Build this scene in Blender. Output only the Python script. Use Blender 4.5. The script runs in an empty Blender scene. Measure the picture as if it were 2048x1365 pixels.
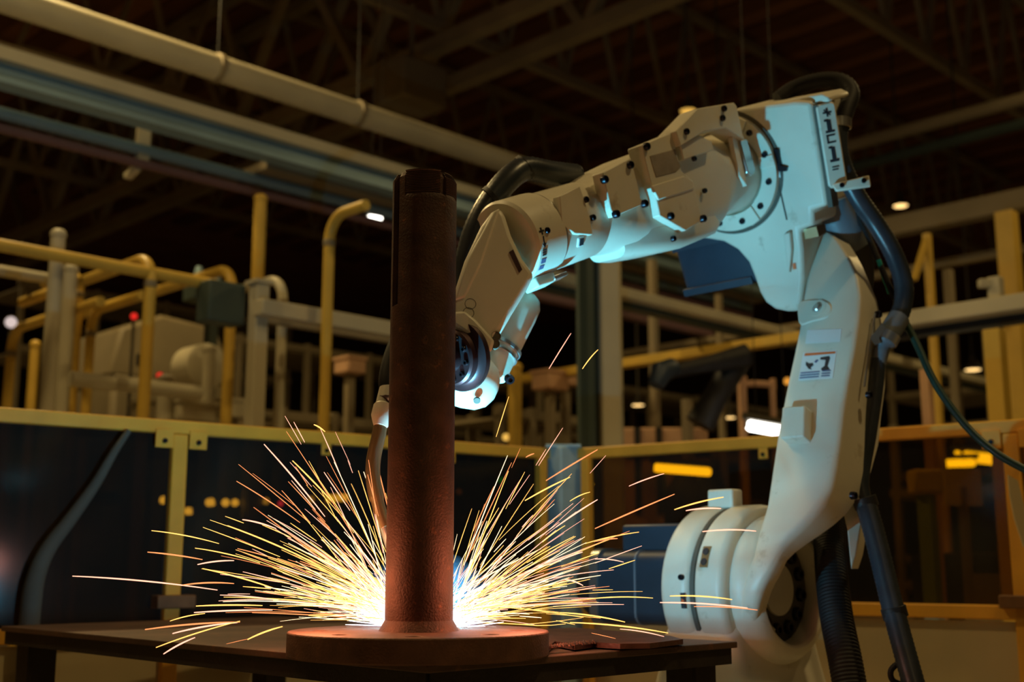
import bpy, bmesh, math, random
import numpy as np
from mathutils import Matrix, Vector
random.seed(7)
SC = bpy.context.scene
COL = SC.collection
# ------------------------------------------------------------------ camera
FPX, TANP, CAMH = 2400.0, 0.1852, 0.95
PITCH = math.atan(TANP)
cam_d = bpy.data.cameras.new('camera'); cam = bpy.data.objects.new('camera', cam_d); COL.objects.link(cam)
cam_d.sensor_width = 36.0; cam_d.lens = 36.0 * FPX / 2048.0
cam.location = (0, 0, CAMH); cam.rotation_euler = (math.pi / 2 + PITCH, 0, 0)
cam_d.clip_start = 0.05; cam_d.clip_end = 200
cam_d.dof.use_dof = True; cam_d.dof.focus_distance = 2.0; cam_d.dof.aperture_fstop = 3.4
SC.camera = cam
# ------------------------------------------------------------------ world, colour management
w = bpy.data.worlds.new('hall_air'); SC.world = w; w.use_nodes = True
w.node_tree.nodes['Background'].inputs[0].default_value = (1.0, 0.72, 0.36, 1)
w.node_tree.nodes['Background'].inputs[1].default_value = 0.016
SC.view_settings.view_transform = 'Standard'; SC.view_settings.look = 'None'
SC.view_settings.exposure = 0.0; SC.view_settings.gamma = 1.0; SC.view_settings.use_curve_mapping = False
SC.cycles.use_denoising = True
SC.cycles.max_bounces = 6; SC.cycles.transparent_max_bounces = 16
SC.cycles.sample_clamp_indirect = 3.0
# ------------------------------------------------------------------ lights of the hall and the weld
ARC = np.array([-0.150, 2.122, 0.8465])
def lamp(name, loc, power, col, radius):
    d = bpy.data.lights.new(name, 'POINT'); d.energy = power; d.color = col; d.shadow_soft_size = radius
    o = bpy.data.objects.new(name, d); COL.objects.link(o); o.location = loc
    return o
lamp('arc_light', tuple(ARC), 30, (0.12, 0.70, 1.0), 0.007)
pool_d = bpy.data.lights.new('weld_pool_light', 'AREA'); pool_d.shape = 'DISK'; pool_d.size = 0.014; pool_d.energy = 29; pool_d.color = (0.09, 0.68, 1.0)
pool = bpy.data.objects.new('weld_pool_light', pool_d); COL.objects.link(pool); pool.location = tuple(ARC + np.array([0, 0, 0.002])); pool.rotation_euler = (math.pi, 0, 0)
lamp('spark_light', (-0.32, 2.00, 0.92), 1.9, (1.0, 0.30, 0.13), 0.06)
lamp('spark_light', (0.03, 2.02, 0.92), 1.9, (1.0, 0.30, 0.15), 0.06)
lamp('spark_light', (-0.15, 2.22, 0.95), 1.6, (1.0, 0.36, 0.26), 0.05)
HIGHBAY = [(2.8, 1.5, 6.4, 220), (-3.2, 2.9, 6.4, 260), (1.2, -4.0, 6.4, 30), (-2.8, 6.6, 5.6, 330), (5.0, 7.0, 6.0, 170), (-9, 13, 6.0, 110), (10, 16, 6.0, 120)]
# ------------------------------------------------------------------ camera geometry helpers (used to read real positions)
cF = np.array([0, math.cos(PITCH), math.sin(PITCH)]); cU = np.array([0, -math.sin(PITCH), math.cos(PITCH)])
cR = np.array([1.0, 0, 0]); cC = np.array([0, 0, CAMH])
def V(*p): return np.array(p, float)
def ray(x, y): return cF * FPX + cR * (x - 1024) + cU * (682.5 - y)
def atY(x, y, Y): d = ray(x, y); return cC + d * (Y / d[1])
def atZ(x, y, z): d = ray(x, y); return cC + d * ((z - CAMH) / d[2])
def unp(x, y, P, n): d = ray(x, y); return cC + d * (((P - cC) @ n) / (d @ n))
def pr(P):
    v = P - cC; q = v @ cF
    return 1024 + FPX * (v @ cR) / q, 682.5 - FPX * (v @ cU) / q
def nrm(v): v = np.array(v, float); return v / np.linalg.norm(v)
q5 = math.sqrt(0.5)
UX = V(q5, q5, 0); VX = V(-q5, q5, 0); ZU = V(0, 0, 1)      # directions of the hall's steelwork
# ------------------------------------------------------------------ materials
MATS = {}
def mat(name, col, rough=0.5, metal=0.0, var=0.15, scale=8.0, bump=0.0, bscale=60.0, emit=None, spots=None, spec=0.5):
    m = bpy.data.materials.new(name); m.use_nodes = True; nt = m.node_tree; b = nt.nodes['Principled BSDF']
    b.inputs['Roughness'].default_value = rough; b.inputs['Metallic'].default_value = metal
    b.inputs['Specular IOR Level'].default_value = spec
    tc = nt.nodes.new('ShaderNodeTexCoord')
    nz = nt.nodes.new('ShaderNodeTexNoise'); nz.inputs['Scale'].default_value = scale; nz.inputs['Detail'].default_value = 5
    nt.links.new(tc.outputs['Object'], nz.inputs['Vector'])
    rp = nt.nodes.new('ShaderNodeValToRGB'); e = rp.color_ramp.elements
    e[0].position = 0.3; e[1].position = 0.7
    e[0].color = tuple(max(0, c * (1 - var)) for c in col) + (1,)
    e[1].color = tuple(min(1, c * (1 + var * 0.6)) for c in col) + (1,)
    nt.links.new(nz.outputs['Fac'], rp.inputs['Fac'])
    out = rp.outputs['Color']
    if spots:
        n2 = nt.nodes.new('ShaderNodeTexNoise'); n2.inputs['Scale'].default_value = spots[1]; n2.inputs['Detail'].default_value = 8
        n2.inputs['Roughness'].default_value = 0.65
        nt.links.new(tc.outputs['Object'], n2.inputs['Vector'])
        r2 = nt.nodes.new('ShaderNodeValToRGB'); r2.color_ramp.elements[0].position = spots[2]; r2.color_ramp.elements[1].position = spots[2] + 0.12
        nt.links.new(n2.outputs['Fac'], r2.inputs['Fac'])
        mx = nt.nodes.new('ShaderNodeMixRGB'); mx.inputs['Color2'].default_value = tuple(spots[0]) + (1,)
        nt.links.new(r2.outputs['Color'], mx.inputs['Fac']); nt.links.new(out, mx.inputs['Color1']); out = mx.outputs['Color']
    nt.links.new(out, b.inputs['Base Color'])
    if bump:
        n3 = nt.nodes.new('ShaderNodeTexNoise'); n3.inputs['Scale'].default_value = bscale; n3.inputs['Detail'].default_value = 6
        nt.links.new(tc.outputs['Object'], n3.inputs['Vector'])
        bp = nt.nodes.new('ShaderNodeBump'); bp.inputs['Strength'].default_value = bump; bp.inputs['Distance'].default_value = 0.004
        nt.links.new(n3.outputs['Fac'], bp.inputs['Height']); nt.links.new(bp.outputs['Normal'], b.inputs['Normal'])
    if emit:
        b.inputs['Emission Color'].default_value = tuple(emit[0]) + (1,); b.inputs['Emission Strength'].default_value = emit[1]
    MATS[name] = m
    return m
mat('robot_paint', (0.74, 0.70, 0.58), 0.42, 0, 0.10, 5, 0.05, 90, spots=((0.50, 0.44, 0.33), 14, 0.62))
mat('robot_groove', (0.10, 0.09, 0.07), 0.7)
mat('pad_grey', (0.30, 0.25, 0.19), 0.7, 0, 0.2, 30)
mat('motor_blue', (0.026, 0.042, 0.065), 0.45, 0, 0.2, 12)
mat('motor_black', (0.018, 0.018, 0.02), 0.5)
mat('motor_grey', (0.16, 0.19, 0.23), 0.45)
mat('hose', (0.035, 0.045, 0.06), 0.33, 0, 0.3, 20)
mat('streak_grey', (0.085, 0.088, 0.08), 0.8)
mat('hose_black', (0.014, 0.013, 0.014), 0.62, spec=0.3)
mat('cable_green', (0.01, 0.05, 0.035), 0.45)
mat('teal', (0.02, 0.45, 0.42), 0.5)
mat('metal_bright', (0.62, 0.64, 0.64), 0.3, 0.9, 0.1, 20)
mat('bolt', (0.03, 0.03, 0.04), 0.32, 0.8)
mat('hub_purple', (0.075, 0.040, 0.045), 0.38, 0.7, 0.2, 15)
mat('brass', (0.50, 0.37, 0.20), 0.35, 0.8)
mat('sticker_white', (0.78, 0.80, 0.80), 0.5, 0, 0.04)
mat('sticker_orange', (0.80, 0.16, 0.03), 0.5, 0, 0.05)
mat('ink', (0.02, 0.022, 0.03), 0.6)
mat('ink_blue', (0.10, 0.12, 0.25), 0.6)
mat('rust_pipe', (0.085, 0.040, 0.026), 0.62, 0.35, 0.35, 30, 0.35, 260, spots=((0.22, 0.085, 0.04), 55, 0.6))
mat('rust_flange', (0.17, 0.075, 0.045), 0.6, 0.3, 0.30, 24, 0.4, 240, spots=((0.26, 0.10, 0.05), 60, 0.62))
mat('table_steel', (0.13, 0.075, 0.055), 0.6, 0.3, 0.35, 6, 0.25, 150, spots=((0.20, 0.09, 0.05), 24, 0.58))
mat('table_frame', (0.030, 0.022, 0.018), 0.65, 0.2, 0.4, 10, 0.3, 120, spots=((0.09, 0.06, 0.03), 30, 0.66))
mat('scrap', (0.14, 0.065, 0.05), 0.5, 0.5, 0.4, 20, 0.5, 90)
mat('weld_bead', (0.30, 0.26, 0.25), 0.35, 0.9, 0.3, 80, 0.5, 200)
mat('fence_yellow', (0.94, 0.46, 0.05), 0.42, 0, 0.12, 9, 0.1, 60, spots=((0.45, 0.27, 0.07), 40, 0.68))
mat('fence_cream', (0.62, 0.50, 0.28), 0.55, 0, 0.12, 3, spots=((0.42, 0.32, 0.18), 5, 0.63))
mat('rust_block', (0.22, 0.10, 0.04), 0.7, 0, 0.3, 20)
mat('corner_grey', (0.42, 0.60, 0.70), 0.5, 0.1, 0.15, 12)
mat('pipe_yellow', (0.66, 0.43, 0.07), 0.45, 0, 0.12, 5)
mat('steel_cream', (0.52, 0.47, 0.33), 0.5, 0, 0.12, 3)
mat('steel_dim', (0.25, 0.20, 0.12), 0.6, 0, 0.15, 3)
mat('steel_blue', (0.26, 0.40, 0.50), 0.45, 0.3, 0.15, 3)
mat('steel_purple', (0.16, 0.085, 0.10), 0.55, 0, 0.15, 3)
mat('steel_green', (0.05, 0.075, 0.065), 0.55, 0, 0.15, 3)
mat('truss_paint', (0.36, 0.29, 0.17), 0.7, 0, 0.2, 2)
mat('deck', (0.42, 0.18, 0.075), 0.8, 0, 0.2, 1.2)
mat('deck_rib', (0.22, 0.085, 0.03), 0.8, 0, 0.2, 1.2)
mat('dark_wall', (0.12, 0.085, 0.055), 0.85, 0, 0.3, 0.6)
mat('concrete', (0.46, 0.40, 0.30), 0.7, 0, 0.2, 1.5, 0.1, 8)
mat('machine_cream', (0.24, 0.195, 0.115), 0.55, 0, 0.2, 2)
mat('machine_pink', (0.60, 0.36, 0.22), 0.6, 0, 0.2, 3)
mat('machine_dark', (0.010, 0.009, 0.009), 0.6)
mat('lamp_housing', (0.08, 0.07, 0.05), 0.5)
def emat(name, col, s, sample=False):
    m = bpy.data.materials.new(name); m.use_nodes = True; nt = m.node_tree
    for n in list(nt.nodes): nt.nodes.remove(n)
    o = nt.nodes.new('ShaderNodeOutputMaterial'); e = nt.nodes.new('ShaderNodeEmission')
    e.inputs[0].default_value = tuple(col) + (1,); e.inputs[1].default_value = s
    nt.links.new(e.outputs[0], o.inputs[0])
    if not sample: m.cycles.emission_sampling = 'NONE'
    MATS[name] = m
emat('lamp_warm', (1.0, 0.62, 0.22), 2.2)
emat('lamp_gold', (1.0, 0.55, 0.10), 0.9); emat('lamp_dimdot', (1.0, 0.8, 0.4), 9.0)
emat('lamp_white', (1.0, 0.95, 0.85), 7.0)
emat('lamp_yellow', (1.0, 0.84, 0.45), 6.0)
emat('lamp_dot', (1.0, 0.84, 0.40), 24.0)
emat('led_red', (1.0, 0.03, 0.02), 0.8); emat('led_magenta', (1.0, 0.06, 0.6), 14.0)
emat('led_green', (0.05, 1.0, 0.15), 3.5); emat('led_orange', (1.0, 0.4, 0.05), 0.8); emat('led_pale', (1.0, 0.8, 0.75), 0.7)
emat('spark_gold', (1.0, 0.48, 0.11), 2.4); emat('spark_orange', (1.0, 0.30, 0.10), 1.6)
emat('spark_pink', (1.0, 0.42, 0.28), 2.2); emat('spark_white', (1.0, 0.72, 0.40), 2.6)
emat('spark_hot', (1.0, 0.86, 0.90), 3.2)
emat('arc_core', (0.75, 0.9, 1.0), 60.0)
def glassmat(name, tint, gloss):
    m = bpy.data.materials.new(name); m.use_nodes = True; nt = m.node_tree
    for n in list(nt.nodes): nt.nodes.remove(n)
    o = nt.nodes.new('ShaderNodeOutputMaterial'); t = nt.nodes.new('ShaderNodeBsdfTransparent'); g = nt.nodes.new('ShaderNodeBsdfGlossy')
    t.inputs[0].default_value = tuple(tint) + (1,); g.inputs[0].default_value = (0.8, 0.85, 0.9, 1); g.inputs['Roughness'].default_value = 0.12
    fr = nt.nodes.new('ShaderNodeFresnel'); fr.inputs[0].default_value = gloss
    mx = nt.nodes.new('ShaderNodeMixShader')
    df = nt.nodes.new('ShaderNodeBsdfDiffuse'); df.inputs[0].default_value = (0.5, 0.48, 0.46, 1)
    m2 = nt.nodes.new('ShaderNodeMixShader'); m2.inputs[0].default_value = 0.03      # diffuse share put in for the reflection haze on the sheet
    nt.links.new(t.outputs[0], m2.inputs[1]); nt.links.new(df.outputs[0], m2.inputs[2])
    nt.links.new(fr.outputs[0], mx.inputs[0]); nt.links.new(m2.outputs[0], mx.inputs[1]); nt.links.new(g.outputs[0], mx.inputs[2])
    nt.links.new(mx.outputs[0], o.inputs[0]); MATS[name] = m
glassmat('amber_acrylic', (0.45, 0.32, 0.03), 1.35)
glassmat('smoke_acrylic', (0.15, 0.11, 0.04), 1.33)
# ------------------------------------------------------------------ object helpers
WM = {}
def tag(o, label=None, cat=None, group=None, kind=None):
    if label: o['label'] = label
    if cat: o['category'] = cat
    if group: o['group'] = group
    if kind: o['kind'] = kind
    return o
def thing(name, loc, label, cat, group=None, kind=None):
    o = bpy.data.objects.new(name, None); COL.objects.link(o); o.location = tuple(loc); o.empty_display_size = 0.1
    WM[o] = Matrix.Translation(Vector(tuple(loc)))
    return tag(o, label, cat, group, kind)
def mk(name, geo, m, parent=None, smooth=35, bevel=0.0, bseg=2, mats=None, midx=None):
    """geo = (verts, faces) in world space -> one mesh object."""
    vs, fs = geo
    vs = np.array([tuple(v) for v in vs], float)
    if parent is not None:
        M = Matrix.Translation(WM[parent].to_translation()); off = np.array(WM[parent].to_translation())
    else:
        off = np.array([(vs[:, 0].min() + vs[:, 0].max()) / 2, (vs[:, 1].min() + vs[:, 1].max()) / 2, vs[:, 2].min()])
        M = Matrix.Translation(Vector(off))
    me = bpy.data.meshes.new(name); me.from_pydata([tuple(v) for v in vs - off], [], [tuple(int(i) for i in f) for f in fs])
    bm = bmesh.new(); bm.from_mesh(me); bmesh.ops.recalc_face_normals(bm, faces=bm.faces); bm.to_mesh(me); bm.free()
    if mats:
        for x in mats: me.materials.append(MATS[x])
        if midx is not None: me.polygons.foreach_set('material_index', midx)
    else: me.materials.append(MATS[m])
    if smooth:
        me.polygons.foreach_set('use_smooth', [True] * len(me.polygons)); me.set_sharp_from_angle(angle=math.radians(smooth))
    me.update()
    o = bpy.data.objects.new(name, me); COL.objects.link(o); WM[o] = M
    if parent is not None:
        o.parent = parent; o.matrix_basis = WM[parent].inverted() @ M
    else: o.location = tuple(off)
    if bevel:
        b = o.modifiers.new('bevel', 'BEVEL'); b.width = bevel; b.segments = bseg; b.limit_method = 'ANGLE'; b.angle_limit = math.radians(40)
    return o
def inst(name, mesh, M, parent=None):
    o = bpy.data.objects.new(name, mesh); COL.objects.link(o); WM[o] = M
    if parent is not None: o.parent = parent; o.matrix_basis = WM[parent].inverted() @ M
    else: o.matrix_world = M
    return o
def frame(P, ez, ex=None):
    ez = nrm(ez)
    if ex is None: ex = V(0, 0, 1) if abs(ez[2]) < 0.9 else V(1, 0, 0)
    ex = nrm(np.array(ex) - ez * (np.array(ex) @ ez)); ey = np.cross(ez, ex)
    return Matrix(((ex[0], ey[0], ez[0], P[0]), (ex[1], ey[1], ez[1], P[1]), (ex[2], ey[2], ez[2], P[2]), (0, 0, 0, 1)))
def raw_mesh(name, geo, m, smooth=35):
    me = bpy.data.meshes.new(name); me.from_pydata([tuple(v) for v in geo[0]], [], [tuple(f) for f in geo[1]])
    bm = bmesh.new(); bm.from_mesh(me); bmesh.ops.recalc_face_normals(bm, faces=bm.faces); bm.to_mesh(me); bm.free()
    me.materials.append(MATS[m])
    me.polygons.foreach_set('use_smooth', [True] * len(me.polygons)); me.set_sharp_from_angle(angle=math.radians(smooth)); me.update()
    return me
# ------------------------------------------------------------------ geometry helpers: all give (verts, faces)
def join(*gs):
    vs, fs = [], []
    for g in gs:
        k = len(vs); vs += [np.array(v) for v in g[0]]; fs += [tuple(i + k for i in f) for f in g[1]]
    return vs, fs
def box(c, h, ex=V(1, 0, 0), ey=V(0, 1, 0), ez=V(0, 0, 1)):
    vs = [c + ex * h[0] * i + ey * h[1] * j + ez * h[2] * k for k in (-1, 1) for j in (-1, 1) for i in (-1, 1)]
    return vs, [(0, 2, 3, 1), (4, 5, 7, 6), (0, 1, 5, 4), (2, 6, 7, 3), (0, 4, 6, 2), (1, 3, 7, 5)]
def beam(p0, p1, w, h, up=ZU):
    p0, p1 = np.array(p0, float), np.array(p1, float); d = nrm(p1 - p0)
    if abs(d @ up) > 0.98: up = UX
    s = nrm(np.cross(d, up)); u = np.cross(s, d)
    return box((p0 + p1) / 2, (np.linalg.norm(p1 - p0) / 2, w / 2, h / 2), d, s, u)
def ibeam(p0, p1, w, h, t):
    p0, p1 = np.array(p0), np.array(p1)
    return [beam(p0 + ZU * (h - t) / 2, p1 + ZU * (h - t) / 2, w, t), beam(p0, p1, t, h - 2 * t), beam(p0 - ZU * (h - t) / 2, p1 - ZU * (h - t) / 2, w, t)]
def loft(rings, cap=True, closed=True):
    n = len(rings[0]); vs = [np.array(p) for r in rings for p in r]; fs = []
    for i in range(len(rings) - 1):
        for j in range(n if closed else n - 1):
            a_, b_ = i * n + j, i * n + (j + 1) % n
            fs.append((a_, b_, b_ + n, a_ + n))
    if cap: fs.append(tuple(range(n))[::-1]); fs.append(tuple(range((len(rings) - 1) * n, len(rings) * n)))
    return vs, fs
def lathe(P, axis, prof, seg=40, ex=None, cap=True):
    M = frame(P, axis, ex); ex = np.array(M.col[0][:3]); ey = np.array(M.col[1][:3]); ez = np.array(M.col[2][:3])
    return loft([[P + ez * h + (ex * math.cos(t) + ey * math.sin(t)) * max(r, 1e-5) for t in np.linspace(0, 2 * math.pi, seg, endpoint=False)] for r, h in prof], cap)
def spline(pts, n=8):
    p = [np.array(q, float) for q in pts]; p = [2 * p[0] - p[1]] + p + [2 * p[-1] - p[-2]]; out = []
    for i in range(1, len(p) - 2):
        for k in range(n):
            t = k / n
            out.append(0.5 * (2 * p[i] + (p[i + 1] - p[i - 1]) * t + (2 * p[i - 1] - 5 * p[i] + 4 * p[i + 1] - p[i + 2]) * t * t + (3 * p[i] - p[i - 1] - 3 * p[i + 1] + p[i + 2]) * t ** 3))
    out.append(p[-2]); return out
def tube(path, r, seg=12, cap=True):
    path = [np.array(p, float) for p in path]; n = len(path); rs = r if hasattr(r, '__len__') else [r] * n
    d = nrm(path[1] - path[0]); s = nrm(np.cross(d, V(0.31, 0.2, 0.93) if abs(d[2]) < 0.9 else V(1, 0.1, 0))); rings = []
    for i in range(n):
        d = nrm(path[min(i + 1, n - 1)] - path[max(i - 1, 0)]); s = nrm(s - d * (s @ d)); u = np.cross(d, s)
        rings.append([path[i] + (s * math.cos(t) + u * math.sin(t)) * rs[i] for t in np.linspace(0, 2 * math.pi, seg, endpoint=False)])
    return loft(rings, cap)
def hose(path, r, pitch=0.011, depth=0.10, seg=14):
    """corrugated hose along a path"""
    path = [np.array(p) for p in path]; L = [0]
    for i in range(1, len(path)): L.append(L[-1] + np.linalg.norm(path[i] - path[i - 1]))
    n = max(8, int(L[-1] / pitch * 2)); pts, rs = [], []
    for i in range(n + 1):
        s = L[-1] * i / n; k = max(0, min(len(L) - 2, int(np.searchsorted(L, s)) - 1)); t = (s - L[k]) / max(1e-9, L[k + 1] - L[k])
        pts.append(path[k] * (1 - t) + path[k + 1] * t); rs.append(r * (1 - depth * (i % 2)))
    return tube(pts, rs, seg)
def prism(poly, vec):
    n = len(poly); vs = [np.array(p) for p in poly] + [np.array(p) + vec for p in poly]
    fs = [tuple(range(n))[::-1], tuple(range(n, 2 * n))] + [(i, (i + 1) % n, (i + 1) % n + n, i + n) for i in range(n)]
    return vs, fs
def plate(P, ex, ey, outer, holes, thick):
    """flat plate with real holes: outer / holes are 2D loops in the (ex, ey) frame at P; thickness along ex x ey"""
    bm = bmesh.new(); ez = np.cross(ex, ey); ed = []
    for lp in [outer] + list(holes):
        vv = [bm.verts.new((x, y, 0)) for x, y in lp]
        ed += [bm.edges.new((vv[i], vv[(i + 1) % len(vv)])) for i in range(len(vv))]
    bmesh.ops.triangle_fill(bm, edges=ed, use_beauty=True, use_dissolve=False)
    r = bmesh.ops.extrude_face_region(bm, geom=list(bm.faces)); 
    for v in [x for x in r['geom'] if isinstance(x, bmesh.types.BMVert)]: v.co.z = thick
    bm.verts.index_update()
    vs = [P + ex * v.co.x + ey * v.co.y + ez * v.co.z for v in bm.verts]; fs = [tuple(v.index for v in f.verts) for f in bm.faces]
    bm.free(); return vs, fs
def circ(cx, cy, r, n=24): return [(cx + r * math.cos(t), cy + r * math.sin(t)) for t in np.linspace(0, 2 * math.pi, n, endpoint=False)]
def smooth_loop(pts, n=5):
    m = len(pts); p = [np.array(q, float) for q in pts]; out = []
    for i in range(m):
        p0, p1, p2, p3 = p[i - 1], p[i], p[(i + 1) % m], p[(i + 2) % m]
        for k in range(n):
            t = k / n; out.append(0.5 * (2 * p1 + (p2 - p0) * t + (2 * p0 - 5 * p1 + 4 * p2 - p3) * t * t + (3 * p1 - p0 - 3 * p2 + p3) * t ** 3))
    return out
def rrect(P, ex, ey, hx, hy, r, n=5):
    out = []
    for cx, cy, t0 in ((hx - r, hy - r, 0), (-hx + r, hy - r, 90), (-hx + r, -hy + r, 180), (hx - r, -hy + r, 270)):
        for k in range(n + 1):
            t = math.radians(t0 + 90 * k / n); out.append(P + ex * (cx + r * math.cos(t)) + ey * (cy + r * math.sin(t)))
    return out
def along(x, y, Y, d, x0, x1):
    """a straight member through the point seen at (x, y), Y metres off, running along d between two columns of the view"""
    P = atY(x, y, Y); out = []
    for xe in (x0, x1):
        k = (xe - 1024) / FPX       # (P+s d).R = k (P+s d - C).F
        v = P - cC; s = (k * (v @ cF) - v @ cR) / (d @ cR - k * (d @ cF)); out.append(P + d * s)
    return out
def upright(x, yb, yt, Y, floor=True):
    P = atY(x, yb, Y); d = ray(x, yt); zt = CAMH + d[2] * (Y / d[1])
    return V(P[0], P[1], 0.0 if floor else P[2]), V(P[0], P[1], zt)
# ================================================================== the hall shell
tag(mk('floor', box(V(0, 14, -0.05), (30, 24, 0.05)), 'concrete', smooth=0), 'dim grey concrete floor of the factory hall', 'floor', kind='structure')
tag(mk('wall_back', box(V(0, 36, 4.5), (30, 0.1, 4.5)), 'dark_wall', smooth=0), 'dark far wall of the factory hall', 'wall', kind='structure')
tag(mk('wall_left', box(V(-29, 14, 4.5), (0.1, 22, 4.5)), 'dark_wall', smooth=0), 'dark left wall of the factory hall', 'wall', kind='structure')
tag(mk('wall_right', box(V(29, 14, 4.5), (0.1, 22, 4.5)), 'dark_wall', smooth=0), 'dark right wall of the factory hall', 'wall', kind='structure')
ceil = tag(mk('ceiling', box(V(0, 14, 8.2), (29, 22, 0.05)), 'deck', smooth=0), 'rust brown profiled roof deck above the trusses', 'ceiling', kind='structure')
ribm = None
NA = V(-0.62, 11.6, 6.0)                                  # node of the roof grid, straight above the middle of the view
for k in range(-9, 16):                                   # ribs of the roof deck
    P = NA + UX * (0.75 * k + 4.0); P[2] = 8.12
    g = beam(P - VX * 14, P + VX * 14, 0.36, 0.07)
    mk('deck_rib', g, 'deck_rib', ceil, smooth=0)
# ================================================================== roof trusses
def truss(name, P0, P1, zb, zt, step, label, wch=0.10, wweb=0.06, double=0.0):
    P0, P1 = np.array(P0, float), np.array(P1, float); P0[2] = P1[2] = zb
    t = thing(name, (P0 + P1) / 2, label, 'truss')
    d = nrm(P1 - P0); side = np.cross(d, ZU); L = np.linalg.norm(P1 - P0); up = ZU * (zt - zb)
    for q in ((-double, double) if double else (0,)):
        mk('chord', beam(P0 + side * q, P1 + side * q, wch, wch), 'truss_paint', t, smooth=0)
        mk('chord', beam(P0 + side * q + up, P1 + side * q + up, wch, wch), 'truss_paint', t, smooth=0)
        n = int(L / step); 
        for i in range(n):
            a_ = P0 + side * q + d * (L * i / n); b_ = P0 + side * q + d * (L * (i + 0.5) / n) + up; c_ = P0 + side * q + d * (L * (i + 1) / n)
            mk('web_member', beam(a_, b_, wweb, wweb), 'truss_paint', t, smooth=0)
            mk('web_member', beam(b_, c_, wweb, wweb), 'truss_paint', t, smooth=0)
    return t
gx = NA
truss('roof_girder', gx - VX * 9.0, gx + VX * 16, 6.0, 7.9, 2.4, 'heavy twin roof girder crossing above the standing pipe', 0.15, 0.10, double=0.38)
JL = ['roof joist truss running right from the girder gusset', 'roof joist truss above the robot elbow', 'roof joist truss across the top right corner',
      'distant roof joist truss low behind the overhead pipe', 'farthest roof joist truss at the left']
for (off, lab) in zip((0.0, -3.2, -6.4, 3.6, 7.4), JL):
    P = gx + VX * off
    truss('roof_joist', P - UX * (3.0 if off >= 0 else 0.5), P + UX * 14, 6.35, 7.95, 0.9, lab, 0.10, 0.055)
# hanging heater box under the girder
P = atY(822, 175, 10.8)
t = thing('unit_heater', P, 'dark boxy unit heater hanging under the roof girder', 'heater')
mk('body', box(P, (0.28, 0.22, 0.21), UX, VX), 'steel_dim', t, bevel=0.03)
mk('hanger', beam(P + ZU * 0.2, P + ZU * 0.85, 0.04, 0.04), 'steel_dim', t)
P = atY(1985, 215, 10.0)
t = thing('roof_conduit_run', P, 'dim conduit run crossing the roof at the right edge', 'conduit')
A, B = along(1985, 215, 10.0, -VX, 1560, 2120)
mk('conduit', tube([A, B], 0.06, 10), 'truss_paint', t); mk('conduit', tube([A - ZU * 0.22, B - ZU * 0.22], 0.05, 10), 'steel_green', t)
# ================================================================== overhead services at the left
A, B = along(440, 138, 7.0, UX, -760, 1500)
t = thing('overhead_pipe', (A + B) / 2, 'thick cream overhead pipe crossing the upper left', 'pipe')
mk('pipe_run', tube([A, B], 0.082, 24), 'steel_cream', t)
for x in (435, 715):
    P = along(440, 138, 7.0, UX, x, x + 10)[0]
    mk('pipe_joint', lathe(P - UX * 0.02, UX, [(0.086, 0), (0.094, 0.005), (0.094, 0.035), (0.086, 0.04)], 28), 'steel_dim', t)
    mk('hanger_rod', tube([P, P + ZU * (7.9 - P[2])], 0.005, 8), 'machine_dark', t)
A, B = along(440, 262, 6.5, UX, -760, 1640)
t = thing('crane_beam', (A + B) / 2, 'long cream overhead beam with blue web above the fence', 'beam')
g = ibeam(A, B, 0.15, 0.17, 0.03)
mk('top_flange', beam(A + ZU * 0.055, B + ZU * 0.055, 0.15, 0.065), 'steel_cream', t); mk('web', g[1], 'steel_blue', t); mk('bottom_flange', beam(A - ZU * 0.075, B - ZU * 0.075, 0.12, 0.03), 'steel_blue', t)
A, B = along(285, 300, 6.4, UX, -760, 1500)
t = thing('blue_conduit', (A + B) / 2, 'pale blue overhead conduit hung below the cream beam', 'conduit')
mk('conduit', tube([A, B], 0.033, 14), 'steel_blue', t)
P = along(285, 300, 6.4, UX, 285, 300)[0]
mk('hanger_plate', box(P + ZU * 0.03, (0.035, 0.02, 0.11), UX, VX), 'steel_cream', t)
mk('hanger_foot', beam(P - ZU * 0.09 - VX * -0.05, P - ZU * 0.12 + VX * 0.16, 0.045, 0.03), 'steel_cream', t)
A, B = along(285, 328, 6.4, UX, -760, 1500)
tag(mk('purple_pipe', tube([A, B], 0.026, 14), 'steel_purple'), 'dull purple pipe running under the pale blue conduit', 'pipe')
A, B = along(120, 128, 9.0, UX, -760, 300)
tag(mk('thin_conduit', tube([A, B], 0.035, 10), 'steel_dim'), 'thin dim conduit between the two overhead lines at left', 'conduit')
A, B = along(620, 370, 7.2, UX, 505, 1500)
tag(mk('cable_tray', beam(A, B, 0.30, 0.05), 'steel_dim'), 'shallow brown cable tray behind the cream beam', 'tray')
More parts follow.
